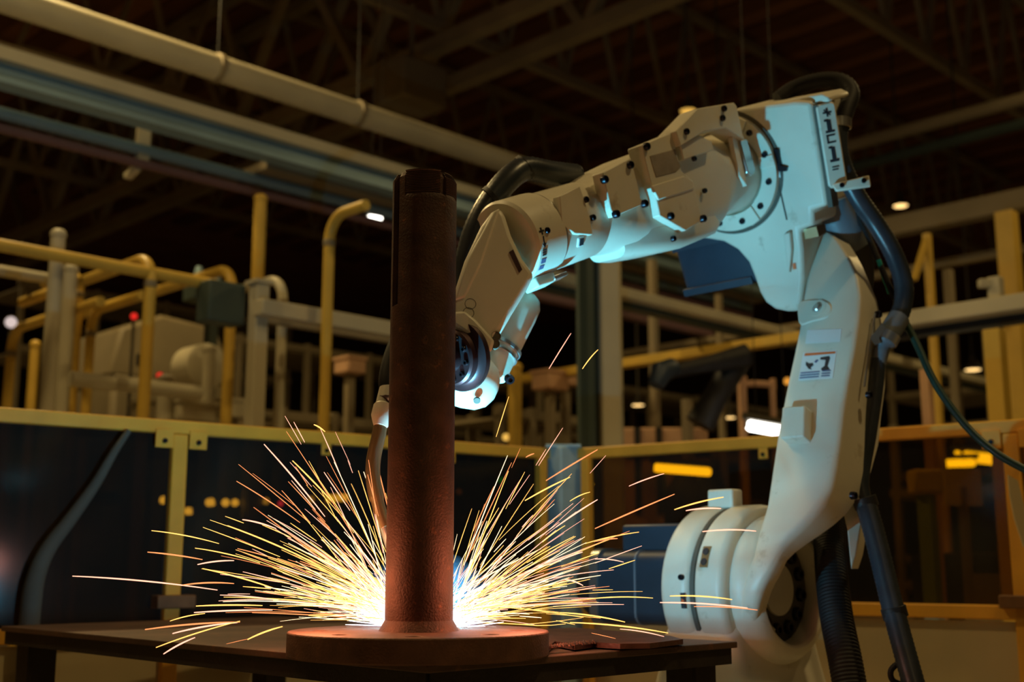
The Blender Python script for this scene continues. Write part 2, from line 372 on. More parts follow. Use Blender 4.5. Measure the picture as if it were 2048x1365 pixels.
# ================================================================== table
TZ = 0.80
TL = atZ(2, 1253, TZ); TR = atZ(1475, 1284, TZ)
du = nrm(atZ(577, 1306, TZ) - TL); dv = nrm(V(du[1], -du[0], 0)); 
if dv[1] > 0: dv = -dv
k = np.linalg.solve(np.array([[du[0], -dv[0]], [du[1], -dv[1]]]), (TR - TL)[:2]); TN = TL + du * k[0]; TB = TL + TR - TN
cen = (TL + TR) / 2
t = thing('welding_table', V(cen[0], cen[1], 0), 'rusty flat steel welding table in the foreground', 'table')
mk('table_top', prism([TL, TN, TR, TB], -ZU * 0.012), 'table_steel', t, bevel=0.002)
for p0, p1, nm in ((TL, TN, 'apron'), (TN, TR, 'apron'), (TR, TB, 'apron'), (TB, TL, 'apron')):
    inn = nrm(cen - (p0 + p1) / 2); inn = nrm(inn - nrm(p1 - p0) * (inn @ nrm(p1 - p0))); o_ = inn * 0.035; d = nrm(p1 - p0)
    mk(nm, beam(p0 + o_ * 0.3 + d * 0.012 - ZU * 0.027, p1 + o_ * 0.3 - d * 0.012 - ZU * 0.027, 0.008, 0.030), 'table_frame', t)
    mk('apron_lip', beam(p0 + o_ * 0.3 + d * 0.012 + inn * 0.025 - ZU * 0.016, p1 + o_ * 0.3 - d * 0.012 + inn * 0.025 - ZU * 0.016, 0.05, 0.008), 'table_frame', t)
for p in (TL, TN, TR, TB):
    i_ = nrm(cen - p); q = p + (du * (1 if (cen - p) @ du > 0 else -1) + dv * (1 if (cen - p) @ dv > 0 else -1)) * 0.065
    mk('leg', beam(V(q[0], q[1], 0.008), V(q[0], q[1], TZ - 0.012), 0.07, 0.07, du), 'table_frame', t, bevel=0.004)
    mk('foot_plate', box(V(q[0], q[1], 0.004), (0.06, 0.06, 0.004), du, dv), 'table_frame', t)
# scrap plate lying on the table
sc_ol = [(1096, 1292), (1110, 1281), (1150, 1288), (1188, 1283), (1240, 1286), (1300, 1285), (1366, 1277), (1340, 1270), (1262, 1263), (1150, 1254), (1090, 1257)]
pts = [atZ(x, y, TZ + 0.014) for x, y in sc_ol]
sp = thing('scrap_plate', V(*np.mean(pts, axis=0)[:2], TZ), 'rusty torn steel offcut lying on the table right of the flange', 'offcut')
mk('plate_body', prism([p - ZU * 0.011 for p in pts], ZU * 0.009), 'scrap', sp)
g = []
for i in range(60):
    a_ = pts[0] * (1 - i / 59) + pts[3] * (i / 59); r = random.uniform(0.003, 0.007)
    g.append(lathe(a_ + V(random.uniform(-.004, .004), random.uniform(-.003, .003), -0.005), ZU, [(0, 0), (r, 0.001), (r * 0.8, 0.004), (0, random.uniform(.005, .008))], 6))
mk('torn_edge', join(*g), 'scrap', sp)
# ================================================================== flanged pipe on the table
PC = V(-0.1545, 2.043, 0); FT = TZ + 0.040; FR = 0.2155; PRAD = 0.0565; PTOP = 1.622
wp = thing('flanged_pipe', V(PC[0], PC[1], TZ), 'rust brown steel pipe standing on a round bolt flange', 'pipe')
holes = [circ(0.165 * math.cos(t), 0.165 * math.sin(t), 0.0125, 20) for t in np.arange(8) * math.pi / 4 + math.radians(-88)]
mk('flange', plate(V(PC[0], PC[1], TZ + 0.0005), V(1, 0, 0), V(0, 1, 0), circ(0, 0, FR, 96), holes, FT - TZ - 0.0005), 'rust_flange', wp, bevel=0.0025, smooth=30)
# pipe with keyway slot and threaded end, as real relief
NT = 256; zs = list(np.linspace(FT, PTOP - 0.285, 30)) + list(np.linspace(PTOP - 0.280, PTOP - 0.046, 40))
zt0 = PTOP - 0.040; nth = 12
for i in range(nth * 4 + 1): zs.append(zt0 + 0.036 * i / (nth * 4))
zs += [PTOP - 0.002, PTOP]
ang_of = lambda px: math.acos(max(-1, min(1, (px - 840) / 64.0)))      # measured from +x towards the camera
rings = []
fillet = {0: 0.008, 1: 0.0}
for zi, z in enumerate(zs):
    ring = []
    for j in range(NT):
        t = 2 * math.pi * j / NT; r = PRAD
        dev = math.degrees(t)                       # t: angle measured clockwise seen from above, 0 = right, 90 = towards camera
        px = math.cos(t); front = math.sin(t) > -0.2
        if z < FT + 0.012: r += 0.010 * (1 - (z - FT) / 0.012) ** 2
        if 137 < dev < 156 and z > PTOP - 0.235: r -= 0.010      # keyway
        if 317 < dev < 336 and z > PTOP - 0.235: r -= 0.010
        th = (56 < dev < 123) or (0 < dev < 45) or (200 < dev < 300)
        if z >= zt0 - 1e-6:
            if th and z < PTOP - 0.003:
                ph = (z - zt0) / 0.036 * nth % 1.0; r -= 0.0005 + 0.0020 * abs(2 * ph - 1)
            if 45 <= dev <= 56: r -= 0.006
        if z > PTOP - 0.010 and not (56 < dev < 123): r -= 0.006 * (z - (PTOP - 0.010)) / 0.010
        ring.append(V(PC[0] + r * math.cos(t), PC[1] - r * math.sin(t), z))
    rings.append(ring)
for r, z in ((0.047, PTOP), (0.046, PTOP - 0.2), (0.046, FT)):
    rings.append([V(PC[0] + r * math.cos(2 * math.pi * j / NT), PC[1] - r * math.sin(2 * math.pi * j / NT), z) for j in range(NT)])
mk('pipe_body', loft(rings, cap=False), 'rust_pipe', wp, smooth=28)
g = [];
for i in range(44):                                     # weld bead laid so far round the pipe foot
    t = math.radians(18 + i * 3.3); g.append(lathe(V(PC[0] + 0.0635 * math.cos(t), PC[1] + 0.0635 * math.sin(t), FT - 0.001), ZU, [(0.0075, 0), (0.0065, 0.003), (0.003, 0.0055), (0, 0.006)], 8))
mk('weld_bead', join(*g), 'weld_bead', wp)
# ================================================================== welding robot
c = q5; A_ = V(c, -c, 0); FW = V(-c, -c, 0)              # A_: axis of shoulder and elbow, FW: the way the arm reaches
O = atY(1590, 1180, 2.72)
def L3(s, t_, z): return O + A_ * s + FW * t_ + ZU * z
RB = thing('welding_robot', V(*(L3(-0.2, 0, 0))[:2], 0), 'cream six-axis welding robot arm reaching to the standing pipe', 'robot')
bolt_me = raw_mesh('bolt', lathe(V(0, 0, 0), ZU, [(0.0072, -0.002), (0.0072, 0.006), (0.0060, 0.0078), (0.0036, 0.0078), (0.0034, 0.004), (0, 0.004)], 12), 'bolt')
hole_me = raw_mesh('bolt_hole', lathe(V(0, 0, 0), ZU, [(0.0085, -0.004), (0.0085, 0.0006), (0.0078, 0.0012), (0.0072, 0.0004), (0, 0.0004)], 14), 'robot_groove')
def bolt(P, n, s=1.0, parent=None, me=None, name='bolt'):
    return inst(name, me or bolt_me, frame(P, n) @ Matrix.Scale(s, 4), parent or RB)
# base pedestal
bp = [(0.205, 0.0), (0.205, 0.03), (0.175, 0.05), (0.165, 0.30), (0.17, 0.52), (0.185, 0.66)]
ctr = L3(-0.15, 0, 0)
mk('base', loft([rrect(V(ctr[0], ctr[1], z), A_, FW, h * 1.08, h, 0.07) for h, z in bp]), 'robot_paint', RB)
hz = O[2]
rg = []
for k_, (sa, sf, z) in enumerate(((0.150, 0.165, hz - 0.27), (0.118, 0.168, hz - 0.17), (0.098, 0.170, hz - 0.10), (0.085, 0.14, hz - 0.05))):
    rg.append(rrect(V(ctr[0], ctr[1], z), A_, FW, sa, sf, 0.03))
mk('shoulder_pedestal', loft(rg), 'robot_paint', RB)
# shoulder housing: two drums on the shoulder axis
def drum(name, s0, s1, r, rnd=0.02, m='robot_paint', seg=72):
    pf = [(r - rnd, 0)] + [(r - rnd + rnd * math.sin(x), rnd - rnd * math.cos(x)) for x in np.linspace(0.2, math.pi / 2, 5)]
    L = s1 - s0; pf += [(rr, L - h) for rr, h in pf[::-1]]
    return mk(name, lathe(O + A_ * s0, A_, pf, seg), m, RB)
drum('shoulder_housing', -0.235, -0.150, 0.192, 0.022)
drum('shoulder_seam', -0.152, -0.140, 0.186, 0.002, 'robot_groove')
drum('shoulder_flange', -0.142, -0.062, 0.190, 0.018)
drum('shoulder_neck', -0.064, -0.045, 0.150, 0.004, 'robot_groove')
P = L3(-0.165, 0.02, 0.205)
mk('lifting_block', box(P, (0.035, 0.022, 0.022), A_, FW), 'robot_paint', RB, bevel=0.005)
# decals and indicator windows on the shoulder
def on_drum(s, deg, r, lift=0.0):
    n = FW * math.cos(math.radians(deg)) + ZU * math.sin(math.radians(deg)); return O + A_ * s + n * (r + lift), n
for s, dg, h in ((-0.112, 22, 0.012),):
    P, n = on_drum(s, dg, 0.190); tv = np.cross(A_, n)
    wnd = mk('index_window', box(P, (0.010, 0.024, 0.002), A_, tv, n), 'brass', RB)
    for q in (-0.012, 0.012): mk('index_slot', lathe(P + tv * q, n, [(0.008, 0), (0.008, 0.004), (0, 0.004)], 12), 'ink', wnd)
P, n = on_drum(-0.165, -7, 0.192); tv = np.cross(A_, n)
dc = mk('warning_decal', box(P, (0.006, 0.017, 0.001), A_, tv, n), 'ink', RB)
mk('decal_arrow', prism([P + n * 0.001 + A_ * x + tv * y for x, y in ((-0.004, -0.005), (0.005, 0), (-0.004, 0.005))], n * 0.0006), 'sticker_orange', dc)
P, n = on_drum(-0.168, 8, 0.192); bolt(P, n, 0.9)
# shoulder motor
mt = mk('shoulder_motor', loft([rrect(O + A_ * s - ZU * 0.0, FW, ZU, 0.082, 0.088, r) for s, r in ((-0.24, 0.03), (-0.50, 0.03), (-0.505, 0.03))]), 'motor_blue', RB, bevel=0.003)
mk('motor_band', loft([rrect(O + A_ * s, FW, ZU, 0.088, 0.094, 0.034) for s in (-0.53, -0.505)]), 'metal_bright', mt)
mk('motor_end_cap', lathe(O - A_ * 0.53, -A_, [(0.085, 0), (0.085, 0.035), (0.07, 0.06), (0, 0.065)], 32), 'motor_black', mt)
mk('terminal_box', box(O - A_ * 0.36 + ZU * 0.118 - FW * 0.01, (0.10, 0.055, 0.034), A_, FW), 'motor_blue', mt, bevel=0.008)
mk('motor_rib', loft([rrect(O + A_ * s, FW, ZU, 0.0835, 0.0895, 0.03) for s in (-0.392, -0.386)]), 'motor_grey', mt)
# ---- lower arm: front face leans back; outline in the plane of that face
Q0 = L3(0, 0.10, 0.2); Q1 = L3(0, -0.12, 0.75); dA = nrm(Q1 - Q0); nA = np.cross(A_, dA)
if nA @ FW < 0: nA = -nA
def ap(x, y, lift=0.0): return unp(x, y, Q0, nA) + nA * lift
ol = [(1531, 1012), (1543, 930), (1556, 850), (1568, 790), (1580, 730), (1592, 680), (1599, 648), (1597, 622), (1604, 600), (1612, 560), (1618, 510), (1626, 470),
      (1652, 462), (1680, 486), (1702, 520), (1717, 556), (1722, 592), (1718, 640), (1708, 700), (1696, 760), (1687, 820), (1680, 880), (1672, 930), (1661, 972), (1643, 1008), (1618, 1038), (1588, 1064), (1563, 1092), (1546, 1122), (1538, 1150), (1512, 1154), (1503, 1112), (1515, 1055)]
SL = [(462, 1638), (465, 1630), (470, 1626), (510, 1618), (560, 1611), (600, 1603), (622, 1598), (648, 1598), (680, 1592), (730, 1580), (790, 1568), (850, 1556), (930, 1543), (1012, 1529), (1055, 1514), (1085, 1506), (1108, 1503)]
SR = [(462, 1648), (465, 1662), (472, 1670), (486, 1682), (520, 1702), (556, 1717), (592, 1722), (640, 1718), (700, 1708), (760, 1696), (820, 1687), (880, 1680), (930, 1672), (972, 1661), (1008, 1643), (1038, 1618), (1064, 1588), (1092, 1563), (1108, 1554)]
arm_rings = []
def arm_ring(Lp_, Rp_, dd, th, nrm_, rr):
    a_ = nrm(Rp_ - Lp_); w_ = np.linalg.norm(Rp_ - Lp_); rr = min(rr, w_ * 0.3); out = []
    out.append(Lp_ + dd * th)
    for q in (90, 60, 30, 0): out.append(Lp_ + a_ * rr * (1 - math.sin(math.radians(q))) - nrm_ * rr * (1 - math.cos(math.radians(q))))
    for q in (0, 30, 60, 90): out.append(Rp_ - a_ * rr * (1 - math.sin(math.radians(q))) - nrm_ * rr * (1 - math.cos(math.radians(q))))
    out.append(Rp_ + dd * th)
    return out
for y in (462, 464, 468, 474, 484, 500, 525, 556, 592, 622, 648, 700, 760, 820, 880, 930, 972, 1008, 1030, 1050, 1070, 1090, 1108):
    l_ = ap(np.interp(y, *zip(*SL)), y); r_ = ap(np.interp(y, *zip(*SR)), y); zz = (l_[2] + r_[2]) / 2 - O[2]; k_ = min(1, max(0, (zz - 0.08) / 0.22))
    arm_rings.append(arm_ring(l_, r_, nrm(-FW * k_ - nA * (1 - k_)), (0.04 + 0.125 * k_) * (1 - 0.72 * min(1, max(0, (zz - 0.50) / 0.22))), nA, 0.013 + 0.012 * (1 - k_)))
sl0, sr0 = (l_ - O) @ A_, (r_ - O) @ A_
for k_, th_ in enumerate((16, 8, 0, -10, -20, -30, -42, -55)):
    n_ = FW * math.cos(math.radians(th_)) + ZU * math.sin(math.radians(th_)); u_ = min(1, (k_ + 1) / 6)
    rad = 0.1675 - 0.012 * max(0, k_ - 4) / 3
    arm_rings.append(arm_ring(O + A_ * (sl0 * (1 - u_) - 0.05 * u_) + n_ * rad, O + A_ * (sr0 * (1 - u_) - 0.016 * u_) + n_ * (rad - 0.012 * u_), -n_, 0.04, n_, 0.025))
arm = mk('lower_arm', loft(arm_rings), 'robot_paint', RB, smooth=50)
# hub ring of the lower arm with recessed face and bolts
hub = mk('arm_hub', lathe(O - A_ * 0.072, A_, [(0.140, 0), (0.160, 0.006), (0.166, 0.020), (0.165, 0.034), (0.159, 0.050), (0.150, 0.062), (0.139, 0.070), (0.127, 0.073), (0.120, 0.069), (0.117, 0.056), (0.116, 0.022), (0.060, 0.020), (0.058, 0.032), (0, 0.032)], 72), 'robot_paint', RB)
for k in range(12):
    t_ = 2 * math.pi * (k + 0.3) / 12; n = FW * math.cos(t_) + ZU * math.sin(t_)
    bolt(O - A_ * 0.050 + n * 0.090, A_, 2.1, hub)
# arm side cover (dark side), pad and stickers
mk('cover_edge_rod', tube([ap(1727, 622) - FW * 0.045 + A_ * 0.004, ap(1712, 690) - FW * 0.05 + A_ * 0.004, ap(1702, 770) - FW * 0.05 + A_ * 0.004], 0.003, 8), 'metal_bright', RB)
bolt(ap(1708, 785) - FW * 0.06, A_, 1.1); bolt(ap(1680, 990) - FW * 0.05, A_, 1.2); bolt(ap(1728, 622) - FW * 0.06, A_, 1.2)
pad = smooth_loop([ap(x, y, 0.003) for x, y in ((1600, 606), (1630, 600), (1655, 604), (1664, 618), (1654, 636), (1625, 644), (1602, 650), (1596, 630))], 4)
pd = mk('pivot_pad', prism(pad, -nA * 0.012), 'robot_paint', RB, bevel=0.003)
mk('pivot_washer', lathe(ap(1636, 618, 0.001), nA, [(0.022, 0), (0.022, 0.003), (0.013, 0.003), (0.012, 0.001), (0, 0.001)], 24), 'robot_paint', pd); mk('pivot_bolt', lathe(ap(1636, 618, 0.001), nA, [(0.010, 0), (0.010, 0.007), (0.007, 0.010), (0, 0.010)], 16), 'metal_bright', pd)
def sticker(name, pts, m, lift=0.0012, parent=None): return mk(name, prism([ap(x, y, lift) for x, y in pts], -nA * 0.001), m, parent or RB, smooth=0)
sticker('blank_label', [(1615, 661), (1684, 658), (1681, 684), (1611, 688)], 'sticker_white')
ws = sticker('warning_label', [(1607, 706), (1674, 701), (1666, 757), (1597, 762)], 'sticker_white')
sticker('label_header', [(1611, 708), (1672, 704), (1671, 708), (1609, 713)], 'sticker_orange', 0.002, ws)
sticker('robot_pictogram', [(1643, 738), (1650, 733), (1652, 721), (1641, 720), (1642, 716), (1659, 713), (1661, 717), (1656, 733), (1660, 740), (1644, 742)], 'ink', 0.002, ws)
sticker('person_pictogram', [(1613, 724), (1619, 728), (1626, 727), (1628, 731), (1622, 736), (1624, 740), (1618, 739), (1612, 731)], 'ink', 0.002, ws)
sticker('spark_pictogram', [(1629, 725), (1634, 720), (1638, 721), (1633, 727)], 'ink_blue', 0.002, ws)
for i, y in enumerate((745, 750, 755)):
    sticker('label_line', [(1602 - i, y + 1), (1640 - i, y - 2), (1640 - i, y), (1602 - i, y + 3)], 'ink_blue', 0.002, ws)
    sticker('label_line', [(1645 - i, y - 3), (1662 - i, y - 4), (1662 - i, y - 2), (1645 - i, y - 1)], 'ink_blue', 0.002, ws)
blk = [(1578, 826), (1624, 823), (1622, 886), (1574, 889)]
mk('stop_block', prism([ap(x, y, 0.030) for x, y in blk], -nA * 0.04), 'robot_paint', RB, bevel=0.004)
# ---- elbow casting, face square to the forearm
PHI = math.radians(23.2); G = FW * math.cos(PHI) - ZU * math.sin(PHI); NN = FW * math.sin(PHI) + ZU * math.cos(PHI)
QC = atY(1590, 560, 2.80)
def ep(x, y, lift=0.0): return unp(x, y, QC, G) + G * lift
G0 = QC - A_ * 0.105 + NN * 0.290
ol = [(1478, 216), (1530, 210), (1590, 202), (1622, 204), (1632, 270), (1644, 340), (1654, 412), (1624, 420), (1627, 452), (1598, 460), (1604, 500), (1606, 560), (1602, 600), (1597, 624), (1575, 625), (1550, 620), (1530, 606), (1518, 585), (1508, 555), (1496, 525), (1474, 500), (1446, 484), (1410, 478), (1370, 478), (1335, 470), (1380, 430), (1390, 300), (1430, 230)]
mk('elbow_casting', prism([ep(x, y) for x, y in ol], -G * 0.15), 'robot_paint', RB, bevel=0.010, bseg=3)
# top cover lip and rear side panel with lettering
mk('top_lip', prism([ep(x, y, -0.02) for x, y in ((1540, 207), (1635, 190), (1650, 197), (1650, 206), (1540, 214))], -G * 0.10), 'robot_paint', RB, bevel=0.004)
sd = [ep(1628, 214, -0.018) + A_ * 0.0, ep(1660, 414, -0.018)]
dn = nrm(sd[1] - sd[0]); Lp = np.linalg.norm(sd[1] - sd[0])
pn = nrm(A_ * 0.72 + G * 0.70); px_ = np.cross(pn, dn)
if px_ @ A_ < 0: px_ = -px_
pc = (sd[0] + sd[1]) / 2 + A_ * 0.022 - NN * (-0.02)
np_ = mk('name_panel', loft([rrect(pc + pn * h, dn, px_, Lp * 0.42, 0.0225, 0.010) for h in (-0.03, 0.0)]), 'robot_paint', RB, bevel=0.004)
def glyph(rects, y, name='letter'):
    gs = [prism([pc + pn * 0.0003 + dn * (y + v) + px_ * u for u, v in r], pn * 0.0008) for r in rects]
    mk(name, join(*gs), 'ink', np_, smooth=0)
def R4(u0, u1, v0, v1): return [(u0, v0), (u1, v0), (u1, v1), (u0, v1)]
glyph([R4(-.002, .002, -.010, .010), R4(-.010, .010, -.002, .002), [(-.008, -.006), (-.006, -.008), (.008, .006), (.006, .008)]], -0.075)
glyph([R4(-.010, .011, .010, .015), R4(-.005, .005, -.014, .010), R4(-.010, .0, -.016, -.011)], -0.044)
glyph([R4(-.010, -.006, -.009, .009), R4(-.010, .010, .006, .010), R4(-.010, .010, -.010, -.006)], -0.015)
glyph([R4(-.010, .011, .012, .018), R4(-.004, .005, -.016, .012), R4(-.009, .0, -.018, -.013)], 0.020)
glyph([R4(-.008, .008, -.004, -.001), R4(-.008, .006, .002, .005)], 0.052)
# dark band between the casting and the panel, hose bracket
mk('panel_gap', beam(ep(1629, 212, -0.02), ep(1659, 416, -0.02), 0.012, 0.03, G), 'robot_groove', RB)
hb = [(1664, 368), (1738, 350), (1742, 372), (1672, 382)]
QB = atY(1700, 365, 2.62); nb = nrm(V(-0.25, -1, 0))
mk('hose_bracket', prism([unp(x, y, QB, nb) for x, y in hb], -nb * 0.012), 'robot_paint', RB, bevel=0.003)
bolt(unp(1684, 371, QB, nb), nb, 0.8); bolt(unp(1728, 362, QB, nb), nb, 0.8)
# bearing ring of the forearm with bolts
ringo = lambda r0, r1, h0, h1: lathe(G0 + G * h0, G, [(r0, 0), (r1, 0), (r1, h1 - h0), (r0, h1 - h0)], 64, cap=False)
def ringm(name, r0, r1, h0, h1, m):
    g = lathe(G0 + G * h0, G, [(r0, 0), (r1, 0), (r1, h1 - h0), (r0, h1 - h0), (r0, 0)], 72, cap=False); return mk(name, g, m, RB)
ringm('ring_groove', 0.140, 0.152, -0.004, 0.0015, 'robot_groove')
rb_ = ringm('bearing_ring', 0.104, 0.142, -0.01, 0.016, 'robot_paint')
for dg in (-112, -82, -52, -22, 8, 38, 66, 92, 118):
    n = A_ * math.cos(math.radians(dg)) + NN * math.sin(math.radians(dg)); bolt(G0 + n * 0.124 + G * 0.016, G, 1.0, rb_)
for dg in (-68, 0, 52):
    n = A_ * math.cos(math.radians(dg)) + NN * math.sin(math.radians(dg)); tv = np.cross(G, n)
    mk('ring_lug', box(G0 + n * 0.124 + G * 0.019, (0.020, 0.014, 0.003), n, tv, G), 'robot_paint', rb_, bevel=0.002)
mk('scale_plate', prism([ep(x, y, 0.002) for x, y in ((1543, 306), (1553, 304), (1562, 355), (1546, 357))], -G * 0.002), 'sticker_white', RB, smooth=0)
mk('zero_pin', prism([ep(x, y, 0.008) for x, y in ((1550, 298), (1560, 298), (1563, 330), (1577, 334), (1575, 342), (1560, 342), (1556, 330))], -G * 0.008), 'bolt', RB)
mk('casting_seam', beam(ep(1556, 360, 0.0005), ep(1574, 440, 0.0005), 0.004, 0.002, G), 'robot_groove', RB)
mk('casting_rib', prism([ep(x, y, 0.014) for x, y in ((1572, 466), (1585, 462), (1588, 500), (1583, 545), (1578, 520))], -G * 0.014), 'robot_paint', RB, bevel=0.003)
mk('red_tag', prism([ep(x, y, 0.003) for x, y in ((1586, 527), (1592, 526), (1593, 538), (1587, 539))], -G * 0.003), 'sticker_orange', RB, smooth=0)
mk('bracket_gap', box(ep(1612, 470, -0.04), (0.020, 0.012, 0.02), A_, NN, G), 'brass', RB)
# elbow motor, hanging on the far side of the casting
em = QC - A_ * 0.115 + NN * 0.075 - G * 0.085
mo = mk('elbow_motor', loft([rrect(em - A_ * s, G, NN, 0.066 - q, 0.066 - q, 0.016) for s, q in ((0.0, 0), (0.20, 0.0), (0.215, 0.008))]), 'motor_blue', RB, bevel=0.002)
for q in (-0.058, 0.06):
    mk('motor_flange', box(em - A_ * 0.115 + NN * q + G * 0.06, (0.105, 0.010, 0.012), A_, NN, G), 'motor_blue', mo, bevel=0.002)
# grey motor cover at the back of the elbow
QM = atY(1700, 470, 2.86)
m0, m1, m2 = atY(1660, 405, 2.82), atY(1708, 495, 2.86), atY(1724, 560, 2.90)
mk('rear_motor', tube([m0 - (m1 - m0) * 0.4, m0, m0 * 0.5 + m1 * 0.5, m1], [0.042, 0.050, 0.053, 0.048], 28), 'motor_grey', RB)
mk('rear_motor_boot', tube([m1 - (m1 - m0) * 0.05, m1 * 0.5 + m2 * 0.5, m2, atY(1728, 640, 2.92)], [0.046, 0.040, 0.03, 0.012], 20), 'motor_black', RB)
# ---- forearm body: loft of rounded sections along G
def fsec(s, hn, ha, r, dn_=0.0, da=0.0): return rrect(G0 + G * s + NN * dn_ + A_ * da, A_, NN, ha, hn, r, 6)
mk('forearm', loft([fsec(0.0, 0.098, 0.098, 0.096), fsec(0.10, 0.096, 0.096, 0.094), fsec(0.135, 0.098, 0.094, 0.085), fsec(0.17, 0.106, 0.088, 0.05), fsec(0.30, 0.106, 0.085, 0.05), fsec(0.42, 0.100, 0.083, 0.05), fsec(0.50, 0.092, 0.080, 0.055), fsec(0.57, 0.080, 0.078, 0.07), fsec(0.60, 0.076, 0.076, 0.075)]), 'robot_paint', RB)
mk('underside_cover', loft([rrect(G0 + G * s + NN * (-0.072) , A_, NN, h, v, 0.022, 5) for s, h, v in ((0.17, 0.060, 0.040), (0.22, 0.080, 0.050), (0.36, 0.084, 0.052), (0.46, 0.078, 0.040), (0.53, 0.05, 0.028))]), 'robot_paint', RB)
mk('wrist_tube', lathe(G0 + G * 0.58, G, [(0.072, 0), (0.080, 0.012), (0.0805, 0.10), (0.0805, 0.158)], 56), 'robot_paint', RB)
wc = mk('wrist_collar', lathe(G0 + G * 0.735, G, [(0.078, 0), (0.0845, 0.002), (0.085, 0.012), (0.085, 0.085), (0.080, 0.092), (0.06, 0.094), (0, 0.094)], 56), 'robot_paint', RB)
mk('collar_seam', lathe(G0 + G * 0.732, G, [(0.0815, 0), (0.0835, 0.001), (0.0835, 0.004), (0.0815, 0.005)], 56, cap=False), 'metal_bright', RB)
# side covers of the forearm, each a plate with bolts (outlines on the forearm's side plane)
def sp_(x, y, lift): 
    P = G0 + A_ * (0.086 + lift); return unp(x, y, P, A_)
def scover(name, pts, lift, th, bolts=(), m='robot_paint', n_=1.0):
    o = mk(name, prism([sp_(x, y, lift) for x, y in pts], -A_ * th), m, RB, bevel=0.002)
    for x, y in bolts: bolt(sp_(x, y, lift), A_, n_, o)
    return o
scover('side_cover', [(1206, 345), (1262, 316), (1282, 398), (1288, 408), (1230, 434), (1222, 420)], 0.010, 0.03, [(1207, 360), (1258, 331), (1287, 408), (1230, 429)], n_=1.15)
scover('mid_cover', [(1284, 290), (1345, 265), (1352, 300), (1363, 342), (1386, 362), (1394, 400), (1406, 440), (1372, 462), (1320, 432), (1312, 395), (1303, 370)], 0.016, 0.04, [(1291, 294), (1351, 277), (1339, 433), (1404, 438)], n_=1.15)
scover('label_pad', [(1300, 312), (1351, 298), (1356, 320), (1363, 334), (1352, 345), (1313, 355), (1308, 340)], 0.0175, 0.003, m='pad_grey')
scover('cover_step', [(1304, 372), (1368, 352), (1386, 362), (1389, 378), (1318, 400)], 0.020, 0.006)
scover('upper_cover', [(1352, 262), (1395, 217), (1468, 205), (1474, 214), (1484, 262), (1490, 280), (1452, 256), (1410, 262), (1362, 292)], 0.030, 0.05, [(1371, 264), (1443, 237), (1446, 218)])
scover('neck_cover', [(1362, 292), (1400, 270), (1424, 284), (1428, 300), (1368, 320)], 0.020, 0.05, [(1387, 318)], n_=0.8)
bolt(sp_(1408, 382, 0.006), A_, 0.8)
mk('connector_block', prism([sp_(x, y, 0.022) for x, y in ((1480, 282), (1494, 276), (1512, 340), (1504, 352), (1496, 346))], -A_ * 0.03), 'metal_bright', RB, bevel=0.003)
mk('connector_flap', prism([sp_(x, y, 0.016) for x, y in ((1464, 274), (1474, 272), (1494, 372), (1480, 352))], -A_ * 0.012), 'robot_paint', RB)
for x, y in ((1170, 400), (1184, 436), (1092, 462), (1345, 478)): bolt(sp_(x, y, -0.004), A_, 0.9)
scover('thumb_cover', [(1120, 392), (1160, 372), (1182, 440), (1186, 470), (1150, 468), (1124, 450)], -0.002, 0.02)
sq = G0 + G * 0.690; dg = math.radians(-28); n = A_ * math.cos(dg) + NN * math.sin(dg)
wn = mk('zero_window', box(sq + n * 0.0805, (0.010, 0.010, 0.003), G, np.cross(n, G), n), 'sticker_white', RB, bevel=0.002)
mk('window_glass', box(sq + n * 0.084, (0.006, 0.007, 0.001), G, np.cross(n, G), n), 'ink', wn)
# markings round the wrist collar
for dg, sh in ((4, 'star'), (-10, 'arrow'), (-24, 'box'), (-36, 'blue'), (-46, 'blue')):
    r_ = math.radians(dg); n = A_ * math.cos(r_) + NN * math.sin(r_); tv = np.cross(n, G); P = G0 + G * 0.808 + n * 0.0853
    if sh == 'star': gs = [box(P, (0.007, 0.002, 0.0004), G, tv, n), box(P, (0.002, 0.007, 0.0004), G, tv, n)]
    elif sh == 'arrow': gs = [box(P, (0.0015, 0.011, 0.0004), G, tv, n), prism([P + tv * 0.012, P + tv * 0.003 + G * 0.006, P + tv * 0.003 - G * 0.006], n * 0.0005)]
    elif sh == 'box': gs = [box(P + tv * q, (0.006, 0.0015, 0.0004), G, tv, n) for q in (-0.005, 0.0, 0.005)]
    else: gs = [box(P, (0.007, 0.005, 0.0004), G, tv, n)]
    mk('collar_mark', join(*gs), 'ink_blue' if sh == 'blue' else 'ink', wc, smooth=0)
# stop dog under the collar
n = nrm(A_ * 0.25 - NN)
mk('stop_dog', box(G0 + G * 0.785 + n * 0.094, (0.028, 0.020, 0.010), G, np.cross(n, G), n), 'robot_paint', RB, bevel=0.003)
mk('stop_plate', box(G0 + G * 0.745 + n * 0.096 + A_ * 0.01, (0.020, 0.014, 0.004), G, np.cross(n, G), n), 'metal_bright', RB, bevel=0.001)
